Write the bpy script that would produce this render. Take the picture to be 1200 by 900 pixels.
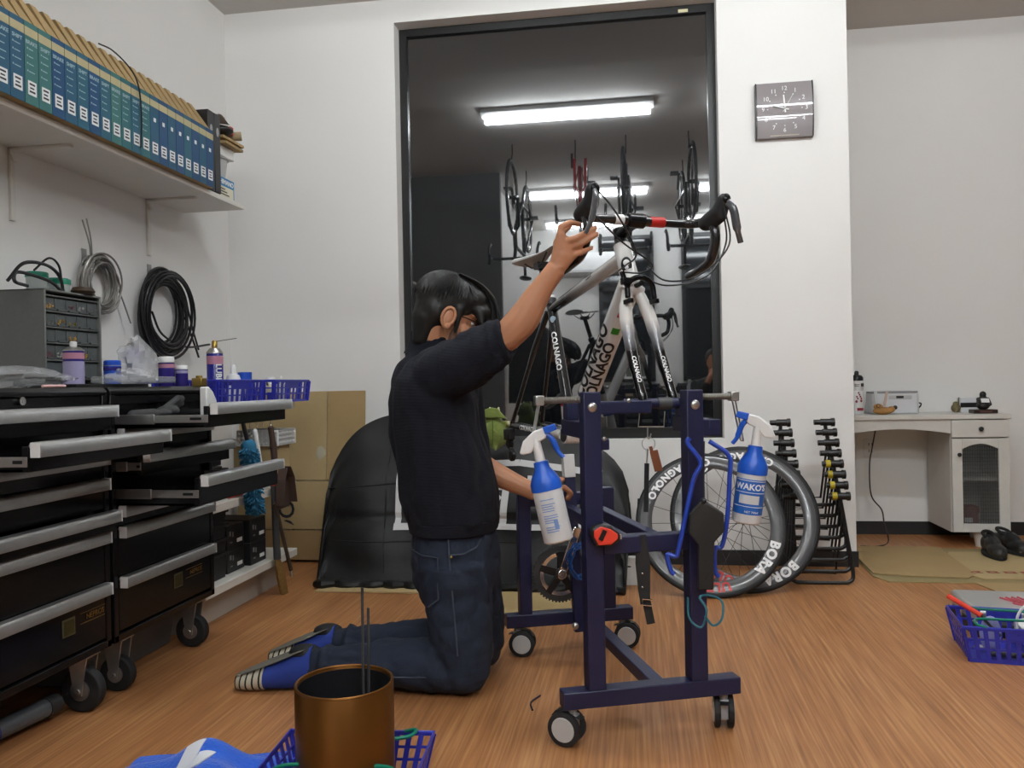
import bpy, bmesh, math, random
from mathutils import Vector, Matrix, Euler
for o in list(bpy.data.objects): bpy.data.objects.remove(o)
SC = bpy.context.scene
COL = SC.collection
R = math.radians
random.seed(7)
# ---------------------------------------------------------------- camera
F, CAMH, ROLL, YAW = 960.0, .95, .0194, math.atan2(147, 960)
cy_, sy_ = math.cos(YAW), math.sin(YAW)
cam = bpy.data.cameras.new('camera'); cam.sensor_width = 36; cam.lens = 36 * F / 1200
cam.clip_start = .02
camo = bpy.data.objects.new('camera', cam); COL.objects.link(camo)
fw = Vector((-sy_, cy_, 0)); rt = Vector((cy_, sy_, 0)); up = Vector((0, 0, 1))
cr = rt * math.cos(ROLL) - up * math.sin(ROLL); cu = up * math.cos(ROLL) + rt * math.sin(ROLL)
camo.matrix_world = Matrix(((cr.x, cu.x, -fw.x, 0), (cr.y, cu.y, -fw.y, 0), (cr.z, cu.z, -fw.z, CAMH), (0, 0, 0, 1)))
SC.camera = camo
# ---------------------------------------------------------------- night outside, lamps light the room
w = bpy.data.worlds.new('world'); SC.world = w; w.use_nodes = True
w.node_tree.nodes['Background'].inputs[0].default_value = (.02, .025, .035, 1)
w.node_tree.nodes['Background'].inputs[1].default_value = .15
LAMP_POWER = 82.0
SC.view_settings.view_transform = 'Standard'; SC.view_settings.look = 'None'
SC.view_settings.exposure = 0.0; SC.view_settings.gamma = 1.0; SC.view_settings.use_curve_mapping = False

# ---------------------------------------------------------------- survey helpers (photo measurement -> point on a real plane)
def _ray(px, py):
    u, v = px - 600, py - 450
    U = u * math.cos(ROLL) - v * math.sin(ROLL); V = v * math.cos(ROLL) + u * math.sin(ROLL)
    return Vector((-sy_ * F + cy_ * U, cy_ * F + sy_ * U, -V))
def wy(px, py, Y):
    d = _ray(px, py); d *= Y / d.y; return Vector((d.x, Y, CAMH + d.z))
def wx(px, py, X):
    d = _ray(px, py); d *= X / d.x; return Vector((X, d.y, CAMH + d.z))
def wz(px, py, Z=0.0):
    d = _ray(px, py); d *= (Z - CAMH) / d.z; return Vector((d.x, d.y, Z))
# ---------------------------------------------------------------- materials
def hx(s):
    s = s.lstrip('#'); out = []
    for i in (0, 2, 4):
        c = int(s[i:i+2], 16) / 255
        out.append(c / 12.92 if c <= .04045 else ((c + .055) / 1.055) ** 2.4)
    return (*out, 1)
MATS = {}
def mat(name, col, rough=.5, metal=0, var=.08, scale=14, bump=0, bscale=60, coat=0, trans=0, alpha=1, emit=0, ior=1.45, sub=0, sheen=0):
    if name in MATS: return MATS[name]
    m = bpy.data.materials.new(name); MATS[name] = m; m.use_nodes = True
    nt = m.node_tree; N, L = nt.nodes, nt.links; b = N['Principled BSDF']
    c = hx(col) if isinstance(col, str) else (*col, 1)
    tc = N.new('ShaderNodeTexCoord'); nz = N.new('ShaderNodeTexNoise')
    nz.inputs['Scale'].default_value = scale; nz.inputs['Detail'].default_value = 4
    L.new(tc.outputs['Object'], nz.inputs['Vector'])
    mx = N.new('ShaderNodeMix'); mx.data_type = 'RGBA'
    mx.inputs[6].default_value = tuple(x * (1 - var) for x in c[:3]) + (1,)
    mx.inputs[7].default_value = tuple(min(1, x * (1 + var)) for x in c[:3]) + (1,)
    L.new(nz.outputs['Fac'], mx.inputs[0]); L.new(mx.outputs[2], b.inputs['Base Color'])
    b.inputs['Roughness'].default_value = rough; b.inputs['Metallic'].default_value = metal
    b.inputs['IOR'].default_value = ior
    b.inputs['Coat Weight'].default_value = coat; b.inputs['Coat Roughness'].default_value = .08
    b.inputs['Transmission Weight'].default_value = trans; b.inputs['Alpha'].default_value = alpha
    if sheen: b.inputs['Sheen Weight'].default_value = sheen
    if sub:
        b.inputs['Subsurface Weight'].default_value = sub; b.inputs['Subsurface Radius'].default_value = (.012, .005, .003)
    if emit:
        b.inputs['Emission Color'].default_value = c; b.inputs['Emission Strength'].default_value = emit
    if bump:
        n2 = N.new('ShaderNodeTexNoise'); n2.inputs['Scale'].default_value = bscale; n2.inputs['Detail'].default_value = 5
        L.new(tc.outputs['Object'], n2.inputs['Vector'])
        bp = N.new('ShaderNodeBump'); bp.inputs['Strength'].default_value = bump; bp.inputs['Distance'].default_value = .01
        L.new(n2.outputs['Fac'], bp.inputs['Height']); L.new(bp.outputs['Normal'], b.inputs['Normal'])
    return m
def nodes_of(m): return m.node_tree.nodes, m.node_tree.links, m.node_tree.nodes['Principled BSDF']
def ramp_mat(name, stops, axis, lo, hi, rough=.4, coat=0, metal=0, wave=None):
    """paint that changes along an object axis; wave gives stripes"""
    m = mat(name, '#808080', rough, metal, coat=coat); N, L, b = nodes_of(m)
    tc = N.new('ShaderNodeTexCoord'); sp = N.new('ShaderNodeSeparateXYZ'); L.new(tc.outputs['Object'], sp.inputs[0])
    mr = N.new('ShaderNodeMapRange'); mr.inputs[1].default_value = lo; mr.inputs[2].default_value = hi
    L.new(sp.outputs[axis], mr.inputs[0]); cr = N.new('ShaderNodeValToRGB')
    src = mr.outputs[0]
    if wave:
        mm = N.new('ShaderNodeMath'); mm.operation = 'MULTIPLY'; mm.inputs[1].default_value = wave
        fr = N.new('ShaderNodeMath'); fr.operation = 'FRACT'
        L.new(src, mm.inputs[0]); L.new(mm.outputs[0], fr.inputs[0]); src = fr.outputs[0]; cr.color_ramp.interpolation = 'CONSTANT'
    L.new(src, cr.inputs[0]); e = cr.color_ramp.elements
    e[0].position, e[0].color = stops[0][0], hx(stops[0][1]); e[1].position, e[1].color = stops[-1][0], hx(stops[-1][1])
    for p, c in stops[1:-1]:
        q = e.new(p); q.color = hx(c)
    L.new(cr.outputs[0], b.inputs['Base Color'])
    return m
# ---------------------------------------------------------------- mesh builder
class B:
    def __init__(s): s.v = []; s.f = []
    def add(s, vs, fs):
        o = len(s.v); s.v += [Vector(v) for v in vs]; s.f += [tuple(i + o for i in f) for f in fs]; return s
    def join(s, b): return s.add(b.v, b.f)
    def tf(s, M): s.v = [M @ v for v in s.v]; return s
    def mv(s, x, y, z): return s.tf(Matrix.Translation((x, y, z)))
    def box(s, x0, y0, z0, x1, y1, z1):
        return s.add([(x0,y0,z0),(x1,y0,z0),(x1,y1,z0),(x0,y1,z0),(x0,y0,z1),(x1,y0,z1),(x1,y1,z1),(x0,y1,z1)],
                     [(0,3,2,1),(4,5,6,7),(0,1,5,4),(1,2,6,5),(2,3,7,6),(3,0,4,7)])
    def cbox(s, c, d, M=None):
        b = B().box(-d[0]/2,-d[1]/2,-d[2]/2,d[0]/2,d[1]/2,d[2]/2)
        if M is not None: b.tf(M)
        return s.join(b.mv(*c))
    def bar(s, p, q, wd, ht, upv=(0,0,1)):
        p, q = Vector(p), Vector(q); d = (q - p); l = d.length; d.normalize(); u = Vector(upv)
        x = d.cross(u)
        if x.length < 1e-4: x = d.cross(Vector((1,0,0)))
        x.normalize(); u = x.cross(d)
        vs = []
        for e in (p, q):
            for a, b in ((-1,-1),(1,-1),(1,1),(-1,1)): vs.append(e + x*a*wd/2 + u*b*ht/2)
        return s.add(vs, [(3,2,1,0),(4,5,6,7),(0,1,5,4),(1,2,6,5),(2,3,7,6),(3,0,4,7)])
    def tube(s, pts, r, n=8, closed=False, caps=True, sx=1.0, up=None):
        pts = [Vector(p) for p in pts]; k = len(pts); rr = r if isinstance(r, (list, tuple)) else [r]*k
        tang = []
        for i in range(k):
            a = pts[i-1] if (i > 0 or closed) else pts[i]; b = pts[(i+1) % k] if (i < k-1 or closed) else pts[i]
            t = b - a
            tang.append(t.normalized() if t.length > 1e-9 else Vector((0,0,1)))
        t0 = tang[0]; nrm = Vector(up) if up else (Vector((0,0,1)) if abs(t0.z) < .9 else Vector((1,0,0)))
        nrm = (nrm - t0*nrm.dot(t0)).normalized(); vs = []
        for i in range(k):
            t = tang[i]; nrm = nrm - t*nrm.dot(t)
            nrm = nrm.normalized() if nrm.length > 1e-6 else t.orthogonal().normalized()
            bn = t.cross(nrm)
            for j in range(n):
                a = 2*math.pi*j/n; vs.append(pts[i] + (nrm*math.cos(a) + bn*math.sin(a)*sx)*rr[i])
        fs = []
        for i in range(k if closed else k-1):
            i2 = (i+1) % k
            for j in range(n): fs.append((i*n+j, i*n+(j+1) % n, i2*n+(j+1) % n, i2*n+j))
        if caps and not closed: fs += [tuple(range(n-1,-1,-1)), tuple((k-1)*n+j for j in range(n))]
        return s.add(vs, fs)
    def cyl(s, p, q, r, r2=None, n=14): return s.tube([p, q], [r, r if r2 is None else r2], n)
    def caps(s, p, q, r, r2=None, n=14):
        p, q = Vector(p), Vector(q); r2 = r if r2 is None else r2; d = (q-p).normalized(); pts = []; rs = []
        for a in (0.05,.3,.55,.8): 
            t = a*math.pi/2; pts.append(p - d*r*math.cos(t)); rs.append(r*math.sin(t))
        pts += [p, q]; rs += [r, r2]
        for a in (.8,.55,.3,.05):
            t = a*math.pi/2; pts.append(q + d*r2*math.cos(t)); rs.append(r2*math.sin(t))
        return s.tube(pts, rs, n)
    def lathe(s, prof, n=20, c=(0,0,0), closed=False):
        k = len(prof); vs = []; c = Vector(c)
        for r, z in prof:
            for j in range(n):
                a = 2*math.pi*j/n; vs.append(c + Vector((r*math.cos(a), r*math.sin(a), z)))
        fs = [(i*n+j, i*n+(j+1) % n, ((i+1) % k)*n+(j+1) % n, ((i+1) % k)*n+j) for i in range(k if closed else k-1) for j in range(n)]
        if not closed: fs += [tuple(range(n-1,-1,-1)), tuple((k-1)*n+j for j in range(n))]
        return s.add(vs, fs)
    def ell(s, c, r, M=None, nu=16, nv=10):
        b = B(); pr = [(max(1e-3, math.sin(math.pi*i/nv)), -math.cos(math.pi*i/nv)) for i in range(nv+1)]
        b.lathe(pr, nu); b.v = [Vector((v.x*r[0], v.y*r[1], v.z*r[2])) for v in b.v]
        if M is not None: b.tf(M)
        return s.join(b.mv(*c))
    def prism(s, poly, lo, hi, ax='y'):
        k = len(poly); f = {'y': lambda a,b,h: (a,h,b), 'x': lambda a,b,h: (h,a,b), 'z': lambda a,b,h: (a,b,h)}[ax]
        vs = [f(a,b,lo) for a,b in poly] + [f(a,b,hi) for a,b in poly]
        return s.add(vs, [tuple(range(k-1,-1,-1)), tuple(range(k,2*k))] + [(i,(i+1)%k,k+(i+1)%k,k+i) for i in range(k)])
    def loft(s, secs, n=20, caps=True):
        """secs: (cx,cy,cz,rx,ry) elliptical sections stacked along z"""
        k = len(secs); vs = []
        for c in secs:
            for j in range(n):
                a = 2*math.pi*j/n; vs.append((c[0]+c[3]*math.cos(a), c[1]+c[4]*math.sin(a), c[2]))
        fs = [(i*n+j, i*n+(j+1)%n, (i+1)*n+(j+1)%n, (i+1)*n+j) for i in range(k-1) for j in range(n)]
        if caps: fs += [tuple(range(n-1,-1,-1)), tuple((k-1)*n+j for j in range(n))]
        return s.add(vs, fs)
    def sheet(s, fn, nu, nv, th=.002):
        """fn(u,v)->point ; a thin solid sheet"""
        P = [[Vector(fn(i/nu, j/nv)) for j in range(nv+1)] for i in range(nu+1)]; vs = []
        for side in (0, 1):
            for i in range(nu+1):
                for j in range(nv+1):
                    a = P[min(i+1,nu)][j]-P[max(i-1,0)][j]; b = P[i][min(j+1,nv)]-P[i][max(j-1,0)]
                    nn = a.cross(b); nn = nn.normalized() if nn.length > 1e-9 else Vector((0,0,1))
                    vs.append(P[i][j] + nn*th*(side-.5))
        W = nv+1; T = (nu+1)*W; fs = []
        for i in range(nu):
            for j in range(nv):
                q = (i*W+j, (i+1)*W+j, (i+1)*W+j+1, i*W+j+1); fs += [q[::-1], tuple(T+x for x in q)]
        rim = [i*W for i in range(nu+1)] + [nu*W+j for j in range(1,W)] + [i*W+nv for i in range(nu-1,-1,-1)] + [j for j in range(nv-1,0,-1)]
        for i in range(len(rim)):
            a, b = rim[i], rim[(i+1) % len(rim)]; fs.append((a, b, T+b, T+a))
        return s.add(vs, fs)
def bez(pts, n=10):
    """smooth open curve through points (Catmull-Rom)"""
    P = [Vector(p) for p in pts]; P = [P[0]*2-P[1]] + P + [P[-1]*2-P[-2]]; out = []
    for i in range(1, len(P)-2):
        for k in range(n):
            t = k/n; a,b,c,d = P[i-1],P[i],P[i+1],P[i+2]
            out.append(.5*((2*b) + (c-a)*t + (2*a-5*b+4*c-d)*t*t + (3*b-a-3*c+d)*t**3))
    out.append(P[-2]); return out
def circ(c, r, n=32, ax='y', a0=0, a1=360, rz=None):
    out = []
    for i in range(n if a1-a0 == 360 else n+1):
        a = R(a0 + (a1-a0)*i/n); rr = rz or r
        d = {'y': (r*math.cos(a),0,rr*math.sin(a)), 'x': (0,r*math.cos(a),rr*math.sin(a)), 'z': (r*math.cos(a),rr*math.sin(a),0)}[ax]
        out.append(Vector(c)+Vector(d))
    return out
def rrect(w, h, r, n=4):
    out = []
    for cx, cz, a0 in ((w/2-r,h/2-r,0),(-w/2+r,h/2-r,90),(-w/2+r,-h/2+r,180),(w/2-r,-h/2+r,270)):
        for i in range(n+1):
            a = R(a0+90*i/n); out.append((cx+r*math.cos(a), cz+r*math.sin(a)))
    return out
# ---------------------------------------------------------------- objects
def mesh_of(name, b, m, smooth=40):
    me = bpy.data.meshes.new(name)
    if isinstance(b, B):
        me.from_pydata([tuple(v) for v in b.v], [], b.f)
        bm = bmesh.new(); bm.from_mesh(me); bmesh.ops.recalc_face_normals(bm, faces=bm.faces); bm.to_mesh(me); bm.free()
    else: me = b
    for mm in (m if isinstance(m, (list, tuple)) else [m]): me.materials.append(mm)
    if smooth:
        for p in me.polygons: p.use_smooth = True
        me.set_sharp_from_angle(angle=R(smooth))
    return me
def link(name, data, parent=None):
    o = bpy.data.objects.new(name, data); COL.objects.link(o)
    if parent is not None: o.parent = parent
    return o
def part(name, b, m, parent, bevel=0, smooth=40, world=False, label=None, kind=None):
    if world and isinstance(b, B):
        t = parent
        while t.parent: t = t.parent
        b.mv(*(-Vector(t.location)))
    o = link(name, mesh_of(name, b, m, smooth), parent)
    if bevel: bev(o, bevel)
    if label: o['label'] = label
    if kind: o['kind'] = kind
    return o
def bev(o, wd, seg=2):
    md = o.modifiers.new('bevel', 'BEVEL'); md.width = wd; md.segments = seg; md.limit_method = 'ANGLE'; md.angle_limit = R(40)
def tag(o, label, cat, group=None):
    o['label'] = label; o['category'] = cat
    if group: o['group'] = group
    return o
def thing(name, label, cat, loc=(0,0,0), rot=(0,0,0), group=None):
    o = link(name, None); o.location = loc; o.rotation_euler = rot; o.empty_display_size = .05
    return tag(o, label, cat, group)
def solo(name, b, m, label, cat, loc=(0,0,0), rot=(0,0,0), group=None, bevel=0, smooth=40, world=False):
    if world: b.mv(*(-Vector(loc)))
    o = link(name, mesh_of(name, b, m, smooth)); o.location = loc; o.rotation_euler = rot
    if bevel: bev(o, bevel)
    return tag(o, label, cat, group)
def struct(name, b, m, smooth=0, parent=None, bevel=0):
    o = link(name, mesh_of(name, b, m, smooth), parent); o['kind'] = 'structure'
    if bevel: bev(o, bevel)
    return o
def copy_tree(o, parent=None):
    c = o.copy(); COL.objects.link(c); c.parent = parent
    for ch in o.children: copy_tree(ch, c)
    return c
def dup(o, loc, rot=None, label=None, group=None):
    c = copy_tree(o); c.location = loc
    if rot is not None: c.rotation_euler = rot
    if label: c['label'] = label
    if group: c['group'] = group
    return c
def text_b(s, size, depth=.0008, bold=0, align='CENTER', spacing=1.0):
    """lettering as a builder in the xy plane, facing +z"""
    cu = bpy.data.curves.new('t', 'FONT'); cu.body = s; cu.size = size; cu.extrude = depth; cu.align_x = align; cu.align_y = 'CENTER'
    cu.offset = bold*size; cu.space_character = spacing; cu.resolution_u = 3
    o = bpy.data.objects.new('t', cu); COL.objects.link(o)
    bpy.context.view_layer.update()
    me = bpy.data.meshes.new_from_object(o.evaluated_get(bpy.context.evaluated_depsgraph_get()))
    b = B().add([v.co for v in me.vertices], [tuple(p.vertices) for p in me.polygons])
    bpy.data.objects.remove(o); bpy.data.curves.remove(cu); bpy.data.meshes.remove(me)
    return b
def slice_b(b, axis, step):
    """cut lettering into narrow strips so that it can follow a curved surface"""
    me = bpy.data.meshes.new('s'); me.from_pydata([tuple(v) for v in b.v], [], b.f); bm = bmesh.new(); bm.from_mesh(me)
    lo = min(v[axis] for v in b.v); hi = max(v[axis] for v in b.v); k = lo+step; nv = [0,0,0]; nv[axis] = 1
    while k < hi:
        co = [0,0,0]; co[axis] = k
        bmesh.ops.bisect_plane(bm, geom=bm.verts[:]+bm.edges[:]+bm.faces[:], plane_co=co, plane_no=nv); k += step
    bm.to_mesh(me); bm.free()
    out = B().add([v.co for v in me.vertices], [tuple(q.vertices) for q in me.polygons]); bpy.data.meshes.remove(me)
    return out
def ruffle(me, amp, freq, stretch=(1,1,1), seed=0.0):
    """cloth folds: push a mesh in and out along its normals"""
    from mathutils import noise
    nn = [v.normal.copy() for v in me.vertices]
    for v, n in zip(me.vertices, nn):
        q = Vector((v.co.x*freq*stretch[0]+seed, v.co.y*freq*stretch[1], v.co.z*freq*stretch[2]))
        v.co += n*amp*(abs(noise.noise(q))*2-.6 + .5*noise.noise(q*2.3))
    return me
def frame_m(o, x, y):
    """matrix: local x,y axes and origin"""
    x, y = Vector(x).normalized(), Vector(y); y = (y - x*y.dot(x)).normalized(); z = x.cross(y)
    return Matrix(((x.x,y.x,z.x,o[0]),(x.y,y.y,z.y,o[1]),(x.z,y.z,z.z,o[2]),(0,0,0,1)))
def blob(b, voxel, smooth=6, fac=.5):
    """fuse overlapping closed shapes into one continuous skin"""
    me = mesh_of('tmp', b, [], 0); o = link('tmp', me)
    md = o.modifiers.new('r', 'REMESH'); md.mode = 'VOXEL'; md.voxel_size = voxel
    if smooth:
        sm = o.modifiers.new('s', 'SMOOTH'); sm.factor = fac; sm.iterations = smooth
    bpy.context.view_layer.update()
    out = bpy.data.meshes.new_from_object(o.evaluated_get(bpy.context.evaluated_depsgraph_get()))
    bpy.data.objects.remove(o); bpy.data.meshes.remove(me)
    return out
# ================================================================ materials of the place
M_wall = mat('wall_paper', (.80,.79,.765), .85, var=.02, scale=3, bump=.06, bscale=220)
M_ceil = mat('ceiling_paint', (.62,.60,.57), .9, var=.02, scale=4, bump=.05, bscale=150)
M_grey_wall = mat('grey_partition_paint', (.16,.16,.16), .8, var=.05)
M_base = mat('black_skirting', (.018,.018,.019), .45)
M_black = mat('black_plastic', (.012,.012,.013), .38)
M_blackgl = mat('black_gloss_enamel', (.006,.006,.007), .22, ior=1.33)
M_rubber = mat('black_rubber', (.014,.014,.015), .7, bump=.1)
M_alu = mat('brushed_aluminium', (.52,.52,.51), .34, .85, var=.1, scale=40)
M_steel = mat('zinc_steel', (.55,.54,.52), .3, .9, var=.12, scale=30)
M_chrome = mat('chrome', (.75,.75,.76), .12, 1)
M_white = mat('white_plastic', (.78,.78,.77), .4)
M_whitewood = mat('white_laminate', (.74,.72,.66), .5, var=.04)
M_card = mat('cardboard', '#a78d62', .85, var=.1, scale=6, bump=.1, bscale=90)
M_card2 = mat('pale_cardboard', '#b39d72', .85, var=.1, scale=7, bump=.1, bscale=90)
M_navy = mat('navy_painted_steel', (.012,.014,.052), .42, var=.12, scale=12, bump=.05, bscale=120)
M_blue = mat('blue_plastic', (.02,.09,.55), .35)
M_basket = mat('ultramarine_plastic', (.03,.035,.36), .35)
M_green = mat('green_plastic', (.0,.17,.10), .4)
M_red = mat('red_plastic', (.72,.055,.03), .4)
M_clear = mat('clear_plastic_film', (.85,.86,.88), .18, alpha=.34, bump=.6, bscale=25)
M_dark = mat('dark_grey_plastic', (.035,.036,.038), .5)
# wooden strip floor: fine strips running into the room
M_floor = mat('wood_strip_floor', '#b07a4b', .42, bump=0); N, L, bs = nodes_of(M_floor)
tc = N.new('ShaderNodeTexCoord'); mp = N.new('ShaderNodeMapping'); mp.inputs['Scale'].default_value = (70, 1.6, 1); mp.inputs['Rotation'].default_value = (0,0,R(-8))
L.new(tc.outputs['Object'], mp.inputs[0]); n1 = N.new('ShaderNodeTexNoise'); n1.inputs['Scale'].default_value = 1.6; n1.inputs['Detail'].default_value = 6
L.new(mp.outputs[0], n1.inputs['Vector']); mp2 = N.new('ShaderNodeMapping'); mp2.inputs['Scale'].default_value = (9, .7, 1); mp2.inputs['Rotation'].default_value = (0,0,R(-8))
L.new(tc.outputs['Object'], mp2.inputs[0]); n2 = N.new('ShaderNodeTexNoise'); n2.inputs['Scale'].default_value = 1; L.new(mp2.outputs[0], n2.inputs['Vector'])
cr = N.new('ShaderNodeValToRGB'); e = cr.color_ramp.elements
e[0].position = .3; e[0].color = hx('#8a5a36'); e[1].position = .72; e[1].color = hx('#c89765'); q = e.new(.5); q.color = hx('#aa7448')
ad = N.new('ShaderNodeMath'); ad.operation = 'MULTIPLY_ADD'; ad.inputs[1].default_value = .75; L.new(n1.outputs['Fac'], ad.inputs[0])
m2 = N.new('ShaderNodeMath'); m2.operation = 'MULTIPLY'; m2.inputs[1].default_value = .25; L.new(n2.outputs['Fac'], m2.inputs[0]); L.new(m2.outputs[0], ad.inputs[2])
L.new(ad.outputs[0], cr.inputs[0]); L.new(cr.outputs[0], bs.inputs['Base Color'])
bp = N.new('ShaderNodeBump'); bp.inputs['Strength'].default_value = .08; L.new(n1.outputs['Fac'], bp.inputs['Height']); L.new(bp.outputs[0], bs.inputs['Normal'])
# coated night window glass: dark, strongly mirroring
M_glass = mat('coated_window_glass', (.006,.007,.008), .05); N, L, bs = nodes_of(M_glass)
gl = N.new('ShaderNodeBsdfGlossy'); gl.inputs['Roughness'].default_value = .012; gl.inputs['Color'].default_value = (.96,.98,1,1)
ms = N.new('ShaderNodeMixShader'); ms.inputs[0].default_value = .21; out = N['Material Output']
L.new(bs.outputs[0], ms.inputs[1]); L.new(gl.outputs[0], ms.inputs[2]); L.new(ms.outputs[0], out.inputs[0])

# ================================================================ room shell
XL, YB, ZC = -2.26, 4.32, 3.06
YR, XC, XR, YF = 5.23, 1.07, 4.2, -2.5
struct('floor', B().box(XL-.2, YF-.2, -.1, XR+.2, YR+.2, 0), M_floor)
struct('ceiling', B().box(XL-.2, YF-.2, 3.08, XR+.2, 3.4, 3.3).box(XL-.2, 3.4, ZC, XR+.2, YR+.2, 3.3), M_ceil)
WX0, WX1, WZ0, WZ1 = -1.275, .436, .648, 2.93
struct('wall_back', B().box(XL-.2, YB, 0, WX0, YB+.16, ZC).box(WX1, YB, 0, XC, YB+.16, ZC)
       .box(WX0, YB, 0, WX1, YB+.16, WZ0).box(WX0, YB, WZ1, WX1, YB+.16, ZC), M_wall)
struct('wall_left', B().box(XL-.2, YF, 0, XL, YB, 3.08), M_wall)
struct('wall_recess_side', B().box(XC-.12, YB+.16, 0, XC, YR, ZC), M_wall)
struct('wall_recess', B().box(XC-.12, YR, 0, XR+.2, YR+.2, ZC), M_wall)
struct('wall_right', B().box(XR, YF, 0, XR+.2, YR, 3.12), M_grey_wall)  # unseen wall, dark grey added to cut light bouncing into the recess
struct('wall_front', B().box(XL-.2, YF-.2, 0, XR+.2, YF, 3.12), M_wall)
struct('wall_partition', B().box(XL, YF, 0, -1.45, .66, 3.12), M_wall)
struct('wall_partition_face', B().box(XL, .66, 0, -1.33, .74, 3.12), M_grey_wall)
for nm, bb in dict(baseboard_back=B().box(XL, YB-.008, 0, XC+.008, YB, .078), baseboard_left=B().box(XL, .74, 0, XL+.008, YB-.008, .078),
                   baseboard_recess=B().box(XC, YR-.008, 0, XR, YR, .078), baseboard_recess_side=B().box(XC, YB, 0, XC+.008, YR-.008, .078)).items():
    struct(nm, bb, M_base)
# big fixed window, night outside
fr = B(); y0, y1, t = YB+.095, YB+.14, .042
fr.box(WX0, y0, WZ0, WX0+t, y1, WZ1).box(WX1-t, y0, WZ0, WX1, y1, WZ1).box(WX0+t, y0, WZ1-t, WX1-t, y1, WZ1).box(WX0+t, y0, WZ0, WX1-t, y1, WZ0+.055)
win = struct('window_1', fr, mat('black_window_frame', (.012,.012,.012), .35))
part('glass_pane', B().box(WX0+t, YB+.115, WZ0+.055, WX1-t, YB+.125, WZ1-t), M_glass, win, label='dark night glass mirroring the room')
part('frame_sticker', B().box(.25, y0-.001, 2.893, .30, y0, 2.91), mat('pale_sticker', '#cfc9a0', .6), win, label='small pale sticker')
M_night = mat('night_window_glass', (.012,.014,.016), .06)
for i, (a, b_) in enumerate(((-.5, .25), (.62, 1.35), (2.2, 3.0))):
    f = B(); f.box(a, YF, .95, a+.05, YF+.05, 2.95).box(b_-.05, YF, .95, b_, YF+.05, 2.95).box(a, YF, .95, b_, YF+.05, 1.0).box(a, YF, 2.9, b_, YF+.05, 2.95).box(a, YF, 2.2, b_, YF+.05, 2.25)
    wn = struct('window_%d' % (i+2), f, M_black)
    part('glass_pane', B().box(a+.05, YF+.01, 1.0, b_-.05, YF+.02, 2.9), M_night, wn)
# ceiling lamps
M_lamp = mat('lit_lamp_diffuser', (.93,.975,1.0), .5, emit=LAMP_POWER, var=0)
def lamp(x, y, label):
    t = thing('ceiling_lamp', label, 'lamp', (x, y, 3.08), group='tube lamps on the ceiling')
    part('housing', B().prism([(-.03,-.05),(.03,-.05),(.075,-.03),(.075,0),(-.075,0),(-.075,-.03)], -.66, .66, 'x').mv(0,0,0), M_white, t)
    part('diffuser', B().tube([(-.635,0,-.075),(.635,0,-.075)], .028, 12).mv(0,0,0), M_lamp, t)
for x in (-.5, 1.3):
    for y, rw in ((2.57,'nearest the big window'), (-.1,'beside the hanging bicycles'), (-1.85,'nearest the narrow windows')):
        side = {-.5:'nearest the shelf wall', 1.3:'nearest the clock side', 3.1:'nearest the plain right wall'}[x]
        lamp(x, y, 'lit ceiling tube lamp %s, %s' % (rw, side))

# ================================================================ wall clock
ck = thing('wall_clock', 'square smoked grey wall clock with white numerals beside the window', 'clock', (.757, YB, 2.305))
W2 = .14
M_smoke = mat('smoked_clock_face', (.26,.235,.24), .35, coat=1)
nodes_of(M_smoke)[2].inputs['Coat Roughness'].default_value = .004; nodes_of(M_smoke)[2].inputs['Specular IOR Level'].default_value = .1
prof = [(-W2, 0), (-W2, -.028), (-W2*.5, -.041), (0, -.046), (W2*.5, -.041), (W2, -.028), (W2, 0)]
def cky(x): return -.046 + .018*(abs(x)/W2)**2
NC = 20
zs_ = [-.138+.276*i/NC for i in range(NC+1)]
part('face', B().prism([(cky(z), z) for z in zs_] + [(0, .138), (0, -.138)], -W2+.006, W2-.006, 'x'), M_smoke, ck)
for sgn in (-1, 1): part('side_rail', B().prism([(cky(z)-.002, z*1.01) for z in zs_] + [(0, .14), (0, -.14)], min(sgn*W2, sgn*(W2-.006)), max(sgn*W2, sgn*(W2-.006)), 'x'), M_black, ck)
M_num = mat('white_print', (.85,.85,.85), .5)
FR = Matrix(((1,0,0,0),(0,0,-1,0),(0,1,0,0),(0,0,0,1)))     # text xy -> wall xz facing -y
for h in range(1, 13):
    a = R(90-30*h); x, z = .105*math.cos(a), .105*math.sin(a)
    part('numeral', text_b(str(h), .03).tf(FR).mv(x, cky(z)-.0015, z), M_num, ck, smooth=0)
    x, z = .083*math.cos(a), .083*math.sin(a); part('hour_dot', B().cbox((x, cky(z)-.001, z), (.005,.002,.005)), M_num, ck)
for nm, ang, ln, wd in (('hour_hand', 287, .062, .006), ('minute_hand', 355, .068, .007), ('second_hand', 30, .075, .0018)):
    a = R(90-ang); d = Vector((math.cos(a), 0, math.sin(a)))
    part(nm, B().bar(-d*.02+Vector((0,-.052,0)), d*ln+Vector((0,-.052,0)), wd, .002, (0,-1,0)), M_num, ck)
part('maker_plate', B().box(-.07, cky(.13)-.003, -.132, .07, cky(.13)+.006, -.127), mat('pale_metal', '#b5aa9a', .4), ck)

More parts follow.
